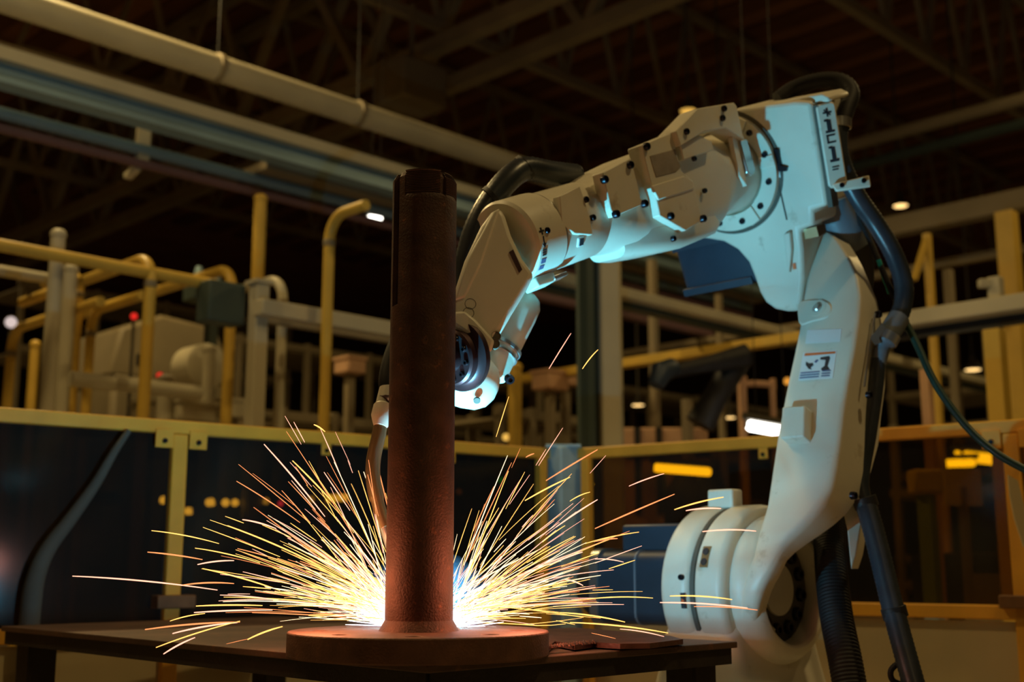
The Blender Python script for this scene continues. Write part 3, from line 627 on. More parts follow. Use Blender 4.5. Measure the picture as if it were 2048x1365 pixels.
# ---- wrist link going down to the tool flange
QW = atY(1000, 540, 2.175); nW = nrm(V(0.16, -1, 0.14))
def wpnt(x, y, lift=0.0): return unp(x, y, QW, nW) + nW * lift
ol = [(962, 452), (984, 422), (1002, 414), (1012, 432), (1024, 470), (1046, 516), (1070, 548), (1062, 562), (1030, 615), (990, 684), (964, 706), (930, 690), (902, 640), (904, 600), (930, 520)]
wl = mk('wrist_link', prism([wpnt(x, y) for x, y in ol], -nW * 0.06), 'robot_paint', RB, bevel=0.010, bseg=3)
mk('link_facet', prism([wpnt(x, y, 0.004) for x, y in ((986, 424), (1000, 417), (962, 530), (930, 596), (908, 602), (934, 520))], -nW * 0.02), 'robot_paint', wl, bevel=0.004)
fc = [(985, 421), (1004, 414), (950, 560), (918, 606), (906, 600)]
for x, y, s in ((941, 608, 1.3), (937, 626, 1.3), (992, 672, 1.1), (989, 688, 1.2)): bolt(wpnt(x, y, -0.001), nW, s, wl, hole_me, 'bolt_hole')
mk('data_tag', prism([wpnt(x, y, 0.002) for x, y in ((1018, 505), (1026, 500), (1044, 540), (1038, 546))], -nW * 0.002), 'hub_purple', wl)
mk('wrist_bracket', prism([wpnt(x, y, 0.004) for x, y in ((906, 624), (930, 622), (952, 640), (990, 682), (984, 702), (962, 708), (938, 672), (905, 650))], -nW * 0.018), 'robot_paint', RB, bevel=0.006)
# round housing below, motor cover to the right
hc = atY(948, 757, 2.27)
mk('wrist_housing', lathe(hc - V(0.06, 0.01, -0.012), V(0.92, 0.15, -0.30), [(0.050, -0.02), (0.055, 0.02), (0.055, 0.055), (0.050, 0.082), (0.038, 0.100), (0.020, 0.110), (0, 0.113)], 40), 'robot_paint', RB)
bolt(atY(954, 802, 2.222), V(0.1, -0.8, -0.7), 0.8, me=hole_me, name='bolt_hole')
k0, k1 = atY(1044, 612, 2.34), atY(968, 760, 2.30); dk = nrm(k1 - k0)
mk('wrist_motor_cover', lathe(k0 - dk * 0.03, dk, [(0, 0), (0.018, 0.002), (0.030, 0.010), (0.037, 0.024), (0.0385, 0.05), (0.0385, 0.19)], 36), 'robot_paint', RB)
mk('cover_clamp', lathe(k0 + dk * 0.095, dk, [(0.0385, 0), (0.043, 0.001), (0.043, 0.008), (0.0385, 0.009)], 36, cap=False), 'metal_bright', RB)
mk('cover_clamp', lathe(k0 + dk * 0.112, dk, [(0.0385, 0), (0.042, 0.001), (0.042, 0.005), (0.0385, 0.006)], 36, cap=False), 'metal_bright', RB)
bolt(atY(1018, 758, 2.27), V(0.3, -0.8, -0.4), 1.3)
# tool flange: dark discs with bolts facing left towards the pipe
fa = nrm(V(-0.64, -0.72, -0.25)); fcn = atY(903, 716, 2.165)
hubd = mk('tool_flange', lathe(fcn - fa * 0.035, fa, [(0.064, 0), (0.066, 0.004), (0.066, 0.014), (0.056, 0.016), (0.052, 0.020), (0.052, 0.034), (0.048, 0.038), (0.026, 0.038), (0.026, 0.07), (0, 0.07)], 48), 'hub_purple', RB)
ex_ = nrm(np.cross(fa, ZU)); ey_ = np.cross(ex_, fa)
for k in range(10):
    t_ = 2 * math.pi * (k + 0.5) / 10; bolt(fcn + (ex_ * math.cos(t_) + ey_ * math.sin(t_)) * 0.040 + fa * 0.0025, fa, 0.75, hubd)
# ---- torch: mount, body and swan neck down to the weld
tb = atY(768, 812, 2.16); tm = fcn + fa * 0.03
tc_ = thing  # (kept short)
mk('torch_mount', tube(spline([tm, atY(870, 750, 2.20), atY(810, 790, 2.19), tb], 6), 0.020, 14), 'hub_purple', RB)
tr = mk('torch_body', lathe(tb - V(0.0, 0, 0.01), V(-0.15, -0.35, -0.9), [(0.010, -0.05), (0.018, -0.045), (0.018, -0.012), (0.021, -0.008), (0.021, 0.012), (0.016, 0.024), (0.012, 0.032)], 28), 'robot_paint', RB)
mk('torch_guide', tube(spline([tb + V(0.02, 0.03, 0.0), atY(775, 770, 2.19), atY(790, 700, 2.22), atY(830, 620, 2.27), atY(900, 560, 2.30)], 6), 0.017, 14), 'hose_black', RB)
nk = spline([tb, atY(758, 868, 2.15), atY(747, 920, 2.145), atY(747, 965, 2.14), atY(758, 1015, 2.135), atY(772, 1055, 2.13)], 8)
mk('swan_neck', tube(nk, list(np.linspace(0.0125, 0.0135, 30)) + [0.0115] * (len(nk) - 30), 18), 'brass', RB)
nz = [atY(764, 1030, 2.134), atY(782, 1090, 2.13), ARC + V(-0.004, 0.004, 0.016)]
mk('gas_nozzle', tube([nz[0], nz[0] * 0.9 + nz[1] * 0.1, nz[1], nz[2] * 0.97 + nz[1] * 0.03], [0.0112, 0.0118, 0.0110, 0.0085], 18), 'metal_bright', RB)
# ---- hoses of the robot
hp = spline([atY(1150, 352, 2.46), atY(1100, 346, 2.40), atY(1052, 338, 2.36), atY(1020, 356, 2.33), atY(985, 398, 2.31), atY(955, 452, 2.30), atY(935, 520, 2.295), atY(920, 580, 2.29), atY(885, 640, 2.27)], 8)
mk('forearm_hose', hose(hp, 0.026, 0.011, 0.05), 'hose', RB)
for x, y, Y in ((1050, 336, 2.36), (985, 398, 2.31)):
    mk('hose_clip', lathe(atY(x, y, Y) - V(0, 0, 0), nrm(atY(x - 25, y + 20, Y) - atY(x, y, Y)), [(0.026, -0.006), (0.029, -0.005), (0.029, 0.005), (0.026, 0.006)], 20, cap=False), 'motor_black', RB)
lp = spline([atY(1555, 200, 2.74), atY(1590, 176, 2.74), atY(1640, 161, 2.72), atY(1682, 163, 2.70), atY(1703, 186, 2.68), atY(1692, 222, 2.66), atY(1682, 256, 2.65)], 8)
mk('top_hose', hose(lp, 0.020, 0.010, 0.06), 'hose_black', RB)
dp = spline([atY(1680, 238, 2.65), atY(1676, 290, 2.65), atY(1688, 340, 2.66), atY(1716, 396, 2.68), atY(1752, 448, 2.70), atY(1786, 506, 2.71), atY(1806, 562, 2.71), atY(1806, 606, 2.71), atY(1792, 648, 2.70)], 8)
mk('dress_hose', hose(dp, 0.0225, 0.010, 0.05), 'hose', RB)
mk('hose_sleeve', tube(spline([atY(1798, 636, 2.70), atY(1782, 662, 2.69), atY(1766, 694, 2.68), atY(1757, 728, 2.68)], 5), [0.025] * 5 + [0.024] * 5 + [0.017] * 6, 18), 'motor_grey', RB)
d2 = spline([atY(1757, 720, 2.68), atY(1750, 790, 2.67), atY(1738, 870, 2.66), atY(1724, 950, 2.65), atY(1726, 990, 2.64), atY(1738, 1024, 2.63)], 8)
mk('dress_hose_lower', tube(d2, 0.0165, 16), 'hose', RB)
d3 = spline([atY(1730, 1004, 2.63), atY(1744, 1050, 2.61), atY(1762, 1120, 2.58), atY(1784, 1210, 2.54), atY(1808, 1300, 2.50), atY(1836, 1400, 2.46)], 8)
mk('floor_hose', hose(d3, 0.0235, 0.0095, 0.06), 'hose', RB)
for x, y, Y, dx, dy, r in ((1681, 248, 2.65, 0, 30, 0.025), (1774, 676, 2.685, -14, 26, 0.028), (1731, 1006, 2.63, 10, 30, 0.026), (1789, 1226, 2.535, 12, 40, 0.026)):
    P = atY(x, y, Y); ax = nrm(atY(x + dx, y + dy, Y) - P)
    mk('hose_clamp', lathe(P - ax * 0.012, ax, [(r - 0.003, 0), (r, 0.001), (r, 0.023), (r - 0.003, 0.024)], 24, cap=False), 'metal_bright' if y < 800 else 'motor_black', RB)
mk('clamp_bracket', prism([atY(x, y, 2.66) for x, y in ((1740, 676), (1764, 646), (1772, 656), (1758, 676), (1762, 686), (1750, 690))], V(0.02, 0.05, 0)), 'metal_bright', RB)
mk('clamp_arm', beam(ap(1700, 690) - FW * 0.10, atY(1748, 676, 2.68), 0.03, 0.006), 'robot_paint', RB)
mk('foot_bracket', prism([atY(x, y, 2.66) for x, y in ((1678, 992), (1700, 968), (1712, 1000), (1722, 1050), (1712, 1110), (1702, 1140), (1694, 1060))], V(0.03, 0.05, 0)), 'robot_paint', RB, bevel=0.003)
mk('bracket_rod', tube([atY(1696, 968, 2.63), atY(1724, 1012, 2.62)], 0.004, 8), 'metal_bright', RB)
th = spline([atY(1664, 1040, 2.80), atY(1660, 1090, 2.76), atY(1664, 1160, 2.70), atY(1674, 1240, 2.65), atY(1690, 1320, 2.60), atY(1708, 1420, 2.56)], 8)
mk('thick_hose', hose(th, 0.036, 0.008, 0.05, 20), 'hose_black', RB)
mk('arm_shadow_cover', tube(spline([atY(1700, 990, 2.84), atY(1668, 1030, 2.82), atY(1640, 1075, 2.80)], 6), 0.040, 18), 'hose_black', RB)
tag(mk('teal_tie', tube(spline([atY(1757, 520, 2.76), atY(1766, 548, 2.76), atY(1778, 588, 2.76)], 5), [0.006] * 8 + [0.004] * 3, 8), 'teal', RB), 'teal strip')
mk('arm_wire', tube(spline([atY(1700, 400, 2.80), atY(1735, 470, 2.79), atY(1757, 522, 2.765), atY(1790, 600, 2.74), atY(1808, 640, 2.72)], 6), 0.007, 10), 'hose_black', RB)
# loose cable drooping out to the right
gc = spline([atY(1808, 640, 2.72), atY(1834, 690, 2.70), atY(1872, 770, 2.66), atY(1930, 850, 2.62), atY(1990, 905, 2.58), atY(2060, 945, 2.55), atY(2150, 990, 2.50)], 8)
tag(mk('cable', tube(gc, 0.0085, 12), 'cable_green'), 'dark green cable drooping from the robot to the right edge', 'cable')
lp = spline([atY(1812, 1372, 2.50), atY(1786, 1362, 2.50), atY(1782, 1342, 2.50), atY(1798, 1328, 2.50), atY(1814, 1332, 2.50)], 6)
mk('hose_loop', tube(lp, 0.006, 10), 'hose_black', RB)
#--BACKGROUND--
# ================================================================== guard fence round the cell
FZ = 1.33
FLp = atZ(0, 831, FZ); FCp = atZ(1125, 911, FZ); FRp = atZ(2048, 853, FZ)
dl = nrm(FLp - FCp); dr = nrm(FRp - FCp)
def fence(tname, P0, d, L, label, posts, panelmat, low, nside, bstep):
    t = thing(tname, V(*(P0 + d * L / 2)[:2], 0), label, 'fence')
    mk('top_rail', beam(P0, P0 + d * L, 0.045, 0.038), 'fence_yellow', t, bevel=0.004)
    mk('lower_rail', beam(P0 - ZU * (FZ - low), P0 + d * L - ZU * (FZ - low), 0.045, 0.04), 'fence_yellow', t, bevel=0.004)
    mk('bottom_rail', beam(P0 - ZU * (FZ - 0.04), P0 + d * L - ZU * (FZ - 0.04), 0.045, 0.06), 'fence_yellow', t, bevel=0.004)
    ps = sorted(posts)
    for s in ps:
        q = P0 + d * s
        mk('post', beam(V(q[0], q[1], 0.0), V(q[0], q[1], FZ - 0.02), 0.045, 0.045, d), 'fence_yellow', t, bevel=0.004)
        for k in (-1, 1):
            b = mk('bracket', box(q + d * 0.05 * k + nside * 0.026 - ZU * 0.035, (0.026, 0.003, 0.026), d, nside), 'fence_yellow', t, bevel=0.001)
            bolt(q + d * 0.05 * k + nside * 0.029 - ZU * 0.042, nside, 1.0, b)
        mk('post_clamp', box(V(q[0], q[1], 0.845) + nside * 0.012, (0.055, 0.040, 0.018), d, nside), 'rust_block', t, bevel=0.003)
    ed = [0.03] + ps + [L]
    for a_, b_ in zip(ed[:-1], ed[1:]):
        if b_ - a_ < 0.12: continue
        g = P0 + d * (a_ + b_) / 2; h = (b_ - a_) / 2 - 0.024
        mk('tinted_panel', box(V(g[0], g[1], (FZ + low) / 2), (h, 0.003, (FZ - low) / 2 - 0.02), d, nside), panelmat, t, smooth=0)
        mk('kick_panel', box(V(g[0], g[1], (low + 0.05) / 2 + 0.0), (h, 0.002, (low - 0.10) / 2), d, nside), 'fence_cream', t, smooth=0)
        m_ = int((b_ - a_) / bstep)
        for i in range(1, m_ + 1):
            s = a_ + (b_ - a_) * i / (m_ + 1); q = P0 + d * s
            lug = mk('rail_lug', box(q + nside * 0.018 - ZU * 0.032, (0.016, 0.003, 0.022), d, nside), 'fence_yellow', t, bevel=0.002)
            bolt(q + nside * 0.021 - ZU * 0.040, nside, 0.9, lug)
    return t
def s_at(P0, d, x):
    k = (x - 1024) / FPX; v = P0 - cC; return (k * (v @ cF) - v @ cR) / (d @ cR - k * (d @ cF))
nl = nrm(np.cross(ZU, dl)); nl = nl if nl[1] < 0 else -nl
nr = nrm(np.cross(ZU, dr)); nr = nr if nr[1] < 0 else -nr
fence('guard_fence', FCp, dl, np.linalg.norm(FLp - FCp) + 0.9, 'yellow guard fence with dark panels left of the robot', [s_at(FCp, dl, 357), np.linalg.norm(FLp - FCp) + 0.6], 'smoke_acrylic', 0.765, nl, 0.55)
fence('guard_fence', FCp, dr, np.linalg.norm(FRp - FCp) + 0.9, 'yellow guard fence with amber panels behind the robot', [s_at(FCp, dr, 2022)], 'amber_acrylic', 0.815, nr, 0.9)
# corner post of the fence
cp = V(FCp[0], FCp[1] - 0.03, 0)
t = thing('corner_post', cp, 'pale grey square corner post between the two fences', 'post')
mk('post_body', beam(cp, cp + ZU * 1.352, 0.115, 0.115, dl), 'corner_grey', t, bevel=0.006)
mk('post_cap', box(cp + ZU * 1.355, (0.062, 0.062, 0.006), V(1, 0, 0), V(0, 1, 0)), 'corner_grey', t, bevel=0.003)
for dd, q in ((dl, 0.10), (dr, 0.10)):
    b = cp + dd * q; mk('edge_post', beam(b, b + ZU * 1.31, 0.032, 0.032, dd), 'fence_yellow', t, bevel=0.003)
# solid grey tube put in for a soft reflection on the left panel
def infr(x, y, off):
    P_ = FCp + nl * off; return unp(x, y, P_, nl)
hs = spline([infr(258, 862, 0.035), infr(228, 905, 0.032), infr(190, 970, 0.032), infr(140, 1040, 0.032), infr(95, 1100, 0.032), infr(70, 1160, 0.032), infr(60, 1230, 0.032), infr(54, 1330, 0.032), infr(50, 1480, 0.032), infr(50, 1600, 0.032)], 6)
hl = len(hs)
tag(mk('reflection_streak', tube(hs, [0.008 + 0.018 * min(1, i / (hl * 0.6)) for i in range(hl)], 14), 'streak_grey'), 'grey tube shaped as a reflection streak on the left dark panel', 'hose')
# cream cabinet seen low at the right under the amber panel
# ================================================================== yellow pipework behind the fence
def gooseneck(x, yb, yt, Y, r, label, d=None, L=0.0, bend=0.12, m='pipe_yellow'):
    a_, b_ = upright(x, yb, yt, Y)
    t = thing('guard_pipe', a_, label, 'pipe')
    if d is None:
        mk('upright', tube([a_, b_], r, 14), m, t); mk('end_cap', lathe(b_ - ZU * 0.01, ZU, [(r * 1.12, 0), (r * 1.12, 0.02), (r * 0.7, 0.035), (0, 0.04)], 14), m, t)
    else:
        top = b_ - ZU * bend; mk('upright', tube([a_, top], r, 14), m, t)
        arc = [top + ZU * bend * math.sin(q) + d * bend * (1 - math.cos(q)) for q in np.linspace(0, math.pi / 2, 8)]
        mk('elbow', tube(arc, r, 14), m, t); mk('coupling', lathe(top - ZU * 0.03, ZU, [(r, 0), (r * 1.12, 0.004), (r * 1.12, 0.03), (r, 0.034)], 14, cap=False), 'steel_dim', t)
        mk('crossbar', tube([arc[-1], arc[-1] + d * L], r, 14), m, t)
    mk('foot', lathe(a_, ZU, [(r * 2.2, 0), (r * 2.2, 0.012), (r, 0.014)], 14), m, t)
    return t
VM = -VX
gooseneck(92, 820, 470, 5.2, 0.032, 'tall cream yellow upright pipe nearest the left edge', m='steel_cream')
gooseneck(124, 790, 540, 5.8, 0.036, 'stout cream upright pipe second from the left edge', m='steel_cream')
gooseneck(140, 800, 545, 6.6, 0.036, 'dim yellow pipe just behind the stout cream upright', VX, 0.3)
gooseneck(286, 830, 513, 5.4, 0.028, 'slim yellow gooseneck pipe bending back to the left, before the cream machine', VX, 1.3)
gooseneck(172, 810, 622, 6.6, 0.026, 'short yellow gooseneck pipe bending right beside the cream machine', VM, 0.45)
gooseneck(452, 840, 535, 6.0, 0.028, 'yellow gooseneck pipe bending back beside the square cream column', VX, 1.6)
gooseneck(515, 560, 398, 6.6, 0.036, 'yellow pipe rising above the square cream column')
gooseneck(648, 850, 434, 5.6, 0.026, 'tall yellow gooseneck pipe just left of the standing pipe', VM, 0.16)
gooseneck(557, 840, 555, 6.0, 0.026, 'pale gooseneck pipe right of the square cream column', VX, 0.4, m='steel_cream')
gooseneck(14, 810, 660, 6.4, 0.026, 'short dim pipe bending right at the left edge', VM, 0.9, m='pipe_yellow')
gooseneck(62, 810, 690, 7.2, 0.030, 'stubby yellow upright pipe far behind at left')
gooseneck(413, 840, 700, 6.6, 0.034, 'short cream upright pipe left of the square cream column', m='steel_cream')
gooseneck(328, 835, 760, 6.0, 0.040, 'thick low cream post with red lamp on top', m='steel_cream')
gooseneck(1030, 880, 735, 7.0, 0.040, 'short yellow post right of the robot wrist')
def member(name, x, y, Y, d, x0, x1, w, h, m, label, cat, round_=False):
    a_, b_ = along(x, y, Y, d, x0, x1)
    return tag(mk(name, tube([a_, b_], w / 2, 14) if round_ else beam(a_, b_, w, h), m, bevel=0.0 if round_ else 0.005), label, cat)
member('pipe_rail', 240, 535, 5.3, UX, -560, 432, 0.055, 0.055, 'pipe_yellow', 'long cream yellow rail across the uprights at left', 'rail', True)
member('pipe_rail', 60, 462 + 90, 6.3, UX, -560, 150, 0.06, 0.06, 'steel_cream', 'dim rail below the long rail at the left edge', 'rail', True)
member('pipe_rail', 270, 772, 5.6, UX, 140, 400, 0.07, 0.07, 'steel_cream', 'short low cream rail in front of the cream machine', 'rail', True)
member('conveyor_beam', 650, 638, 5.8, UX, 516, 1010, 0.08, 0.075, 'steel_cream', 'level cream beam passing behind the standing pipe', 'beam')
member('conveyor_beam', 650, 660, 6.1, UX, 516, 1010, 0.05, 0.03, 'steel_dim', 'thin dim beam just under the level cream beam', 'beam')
a_, b_ = upright(508, 850, 566, 5.6)
t = thing('square_column', a_, 'square cream steel column left of the standing pipe', 'column')
mk('shaft', beam(a_, b_, 0.07, 0.07, UX), 'steel_cream', t, bevel=0.004); mk('cap_plate', box(b_, (0.05, 0.05, 0.008), UX, VX), 'steel_cream', t)
mk('base_plate', box(a_ + ZU * 0.008, (0.09, 0.09, 0.008), UX, VX), 'steel_cream', t)
mk('junction_box', box(b_ - VX * -0.14 + ZU * -0.10 - UX * 0.12, (0.10, 0.06, 0.10), UX, VX), 'steel_green', t, bevel=0.01)
# cream machine behind the pipes
P = atY(300, 716, 9.0); P0m = V(P[0], P[1], 0)
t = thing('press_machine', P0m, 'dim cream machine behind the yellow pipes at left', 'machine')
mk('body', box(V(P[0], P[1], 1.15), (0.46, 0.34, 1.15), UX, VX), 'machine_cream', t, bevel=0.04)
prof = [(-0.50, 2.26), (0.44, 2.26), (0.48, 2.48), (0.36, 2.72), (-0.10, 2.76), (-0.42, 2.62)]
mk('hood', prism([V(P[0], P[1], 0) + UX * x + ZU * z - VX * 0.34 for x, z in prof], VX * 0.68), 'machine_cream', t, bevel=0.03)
fr_ = V(P[0], P[1], 0) - VX * 0.342
for x, z, hx, hz_ in ((-0.2, 2.05, .06, .025), (-0.05, 1.92, .05, .025), (0.05, 2.12, .06, .02), (-0.25, 2.4, .04, .04), (0.12, 1.75, .04, .05)):
    mk('vent_slot', box(fr_ + UX * x + ZU * z, (hx, 0.004, hz_), UX, VX), 'machine_dark', t)
mk('panel_door', box(fr_ + UX * 0.18 + ZU * 1.45, (0.18, 0.008, 0.42), UX, VX), 'machine_cream', t, bevel=0.004)
P = atY(400, 735, 6.8)
t = thing('motor_drum', V(P[0], P[1], 0), 'pale grey round drum beside the dim cream machine', 'drum')
mk('drum_shell', lathe(P - VX * 0.1, VX, [(0.10, 0), (0.13, 0.02), (0.13, 0.2), (0.10, 0.22)], 28), 'steel_cream', t)
mk('drum_stand', beam(V(P[0], P[1], 0), P, 0.06, 0.06), 'steel_dim', t)
P = atY(425, 590, 7.2)
t = thing('valve_cluster', V(P[0], P[1], 0), 'dark valve cluster on a stand beside the cream column', 'machine')
mk('valve_body', box(P, (0.16, 0.08, 0.06), UX, VX), 'steel_green', t, bevel=0.01)
for k in (-0.1, 0.02, 0.12): mk('valve_head', lathe(P + UX * k + ZU * 0.06, ZU, [(0.03, 0), (0.03, 0.06), (0.02, 0.10), (0, 0.10)], 12), 'steel_blue', t)
mk('stand', beam(V(P[0], P[1], 0), P - ZU * 0.05, 0.06, 0.06), 'steel_green', t)
# conveyor frame filling the band above the fence at the left and centre
def rack(name, x, y, Y, d, L, label, zs, posts, m='steel_dim', cat='rack', dep=0.6):
    P = atY(x, y, Y); P[2] = 0; t = thing(name, P, label, cat); sd_ = np.cross(ZU, d)
    zt_ = max(zs) + 0.05
    for i in range(posts):
        for k in (0, dep):
            q = P + d * (L * i / (posts - 1)) + sd_ * k; mk('rack_post', beam(q, q + ZU * zt_, 0.05, 0.05, d), m, t)
    for z in zs:
        for k in (0, dep): mk('rack_beam', beam(P + d * -0.05 + sd_ * k + ZU * z, P + d * (L + 0.05) + sd_ * k + ZU * z, 0.04, 0.06), m, t)
        mk('roller_deck', box(P + d * L / 2 + sd_ * dep / 2 + ZU * (z - 0.04), (L / 2, dep / 2, 0.01), d, sd_), m, t)
    return t
rack('conveyor_rack', 260, 905, 6.9, UX, 1.8, 'dim conveyor rack just above the left fence', (0.9, 1.35, 1.62), 5)
rack('conveyor_rack', 560, 905, 7.4, UX, 1.2, 'low conveyor rack behind the tall yellow gooseneck', (0.8, 1.40, 1.85), 4)
rack('parts_rack', 1000, 905, 8.0, UX, 0.9, 'brown parts rack behind the steel column', (0.8, 1.30, 1.62, 1.95), 4)
rack('parts_rack', 1250, 905, 9.4, UX, 1.6, 'dim parts rack between steel column and robot arm', (0.8, 1.40, 1.85), 4)
rack('parts_rack', 1790, 905, 8.8, VM, 2.2, 'dim rack behind the fence at right', (0.8, 1.45, 1.9), 3)
rack('storage_rack', 20, 905, 12.5, UX, 3.4, 'far storage rack deep behind the left pipes', (1.0, 1.8, 2.5, 3.2, 3.9), 5, 'steel_dim', 'rack', 1.0)
rack('storage_rack', 470, 905, 11.5, UX, 3.2, 'far storage rack deep behind the square cream column', (1.0, 1.7, 2.4, 3.1), 5, 'steel_dim', 'rack', 1.0)
rack('storage_rack', 1080, 905, 12.5, UX, 4.6, 'far storage rack deep behind the steel column', (1.0, 1.7, 2.3, 2.9), 6, 'steel_dim', 'rack', 1.0)
rack('storage_rack', 1790, 905, 12.0, VM, 4.0, 'far storage rack deep at the right edge', (1.0, 1.8, 2.6, 3.4), 5, 'steel_dim', 'rack', 1.0)
random.seed(11)
BX = [(300, 826, 6.9, 'pale lit box low in the left conveyor rack', 'machine_cream'), (380, 828, 6.1, 'flat cream carton above the fence post bracket', 'steel_cream'),
      (465, 822, 7.0, 'small cream carton right of the fence post bracket', 'steel_cream'), (700, 735, 7.6, 'tan carton pair beside the standing pipe', 'machine_pink'),
      (1100, 765, 7.6, 'small tan carton on the brown parts rack', 'machine_pink'), (1130, 762, 7.9, 'second tan carton nearer the steel column', 'machine_pink')]
for x, y, Y, lab, m_ in BX:
    P = atY(x, y, Y); h = V(random.uniform(.06, .11), .08, random.uniform(.03, .06))
    t = thing('carton', P, lab, 'box'); mk('carton_body', box(P, h, UX, VX), m_, t, bevel=0.01); mk('carton_lid', box(P + ZU * (h[2] + 0.008), (h[0] + .008, h[1] + .008, 0.01), UX, VX), m_, t); mk('carton_stand', beam(V(P[0], P[1], 0), P - ZU * h[2], 0.05, 0.05), 'steel_dim', t)
# tall steel column of the hall
a_, b_ = upright(1203, 890, 470, 5.9); b_[2] = 2.78
t = thing('steel_column', a_, 'tall steel H column with cream flange behind the forearm', 'column')
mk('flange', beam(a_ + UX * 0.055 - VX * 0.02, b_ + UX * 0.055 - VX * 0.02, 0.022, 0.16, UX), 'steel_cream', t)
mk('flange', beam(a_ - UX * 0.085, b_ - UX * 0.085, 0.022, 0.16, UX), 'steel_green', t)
mk('web', beam(a_ - UX * 0.015, b_ - UX * 0.015, 0.12, 0.016, VX), 'steel_blue', t)
mk('cover_channel', box((a_ + b_) / 2 + V(0.045, -0.085, 0), (0.042, 0.02, (b_ - a_)[2] / 2), V(1, 0, 0), V(0, 1, 0)), 'steel_cream', t)
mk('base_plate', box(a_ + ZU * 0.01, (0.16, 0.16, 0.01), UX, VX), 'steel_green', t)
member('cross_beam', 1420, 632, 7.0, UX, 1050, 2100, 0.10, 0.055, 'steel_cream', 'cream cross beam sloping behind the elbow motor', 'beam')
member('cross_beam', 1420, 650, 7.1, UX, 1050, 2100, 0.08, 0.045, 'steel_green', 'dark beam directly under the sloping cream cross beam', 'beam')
member('cross_beam', 1110, 600, 7.6, UX, 1000, 1420, 0.07, 0.05, 'steel_purple', 'reddish beam left of the steel column', 'beam')
member('yellow_beam', 1436, 700, 6.8, VM, 1040, 1720, 0.08, 0.055, 'pipe_yellow', 'yellow beam rising to the right behind the lower arm', 'beam')
member('yellow_beam', 1500, 668, 8.4, VM, 1240, 1720, 0.06, 0.045, 'steel_dim', 'dim beam above the yellow beam behind the lower arm', 'beam')
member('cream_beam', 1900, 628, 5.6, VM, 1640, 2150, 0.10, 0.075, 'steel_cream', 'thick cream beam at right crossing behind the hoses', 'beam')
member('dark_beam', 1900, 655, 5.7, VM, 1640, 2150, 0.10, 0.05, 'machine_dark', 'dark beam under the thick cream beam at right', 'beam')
member('dim_beam', 1930, 425, 8.0, VM, 1760, 2150, 0.12, 0.14, 'steel_dim', 'wide dim beam high at the right edge', 'beam')
member('dim_beam', 1930, 520, 8.4, VM, 1700, 2150, 0.06, 0.06, 'steel_dim', 'narrow dim beam below the wide one at right', 'beam')
for x, yb, yt, Y, w_, m_, lab in ((1308, 700, 520, 7.6, 0.05, 'steel_dim', 'slim brown hanger post right of the steel column'),
                               (1440, 690, 590, 7.8, 0.04, 'steel_dim', 'slim hanger post under the elbow motor'),
                               (2002, 850, 660, 5.2, 0.075, 'pipe_yellow', 'thick yellow post at the right edge under the cream beam'),
                               (2024, 580, 425, 7.4, 0.11, 'pipe_yellow', 'yellow post at the right edge above the cream beam'),
                               (1862, 600, 468, 7.4, 0.045, 'pipe_yellow', 'slim yellow post right of the hose bundle'),
                               (1900, 600, 540, 8.4, 0.06, 'steel_dim', 'dim short post beside the slim yellow post'),
                               (1858, 850, 740, 5.6, 0.045, 'machine_pink', 'slim tan post crossed by the green cable'),
                               (1376, 890, 800, 6.8, 0.05, 'steel_dim', 'dim tan post left of the white tube lamp'),
                               (1482, 800, 765, 7.6, 0.03, 'machine_pink', 'short tan frame post near the lower arm'),
                               (1185, 890, 745, 6.6, 0.035, 'pipe_yellow', 'thin yellow post in front of the steel column')):
    a_, b_ = upright(x, yb, yt, Y)
    t = thing('frame_post', a_, lab, 'post'); mk('shaft', beam(a_, b_, w_, w_, UX), m_, t, bevel=0.004); mk('base_plate', box(a_ + ZU * 0.006, (w_, w_, 0.006), UX, VX), m_, t)
    if x == 1862: mk('brace', beam(atY(1828, 560, 7.3), b_ - ZU * 0.02, 0.03, 0.03), m_, t)

P = atY(1992, 580, 5.5)
tag(mk('rail_fitting', join(box(P, (0.03, 0.03, 0.06), UX, VX), box(P - V(0.05, 0, -0.03), (0.03, 0.02, 0.02))), 'steel_cream', bevel=0.006), 'small fitting standing on the thick cream beam', 'fitting')
# dark second robot behind
Pb = atY(1392, 905, 6.2)
t = thing('idle_robot', V(Pb[0], Pb[1], 0), 'dark idle robot far behind the lower arm', 'robot')
mk('pedestal', lathe(V(Pb[0], Pb[1], 0), ZU, [(0.22, 0), (0.22, 0.04), (0.15, 0.06), (0.14, 0.9), (0.17, 1.1), (0.17, 1.3), (0.1, 1.42)], 24), 'machine_dark', t)
mk('lower_arm', tube([atY(1400, 850, 6.2), atY(1428, 800, 6.2), atY(1474, 722, 6.2)], [0.08, 0.065, 0.07], 16), 'machine_dark', t)
mk('upper_arm', tube([atY(1492, 712, 6.15), atY(1420, 728, 6.1), atY(1340, 744, 6.05)], [0.065, 0.045, 0.035], 16), 'machine_dark', t)
mk('wrist', tube([atY(1345, 735, 6.05), atY(1322, 745, 6.0), atY(1312, 772, 5.98)], [0.05, 0.06, 0.04], 14), 'motor_blue', t)
P = atY(1318, 862, 7.4)
t = thing('lit_cabinet', V(P[0], P[1], 0), 'tan lit cabinet with dark bars above the fence', 'cabinet')
mk('cabinet_body', box(V(P[0], P[1], 0.88), (0.28, 0.14, 0.88)), 'machine_pink', t, bevel=0.01)
for k in (-0.15, -0.02, 0.14): mk('bar', box(V(P[0] + k, P[1] - 0.15, 1.5), (0.018, 0.012, 0.26)), 'machine_dark', t)
mk('bar', box(V(P[0], P[1] - 0.15, 1.60), (0.29, 0.012, 0.02)), 'machine_dark', t)
P = atY(1130, 872, 8.8)
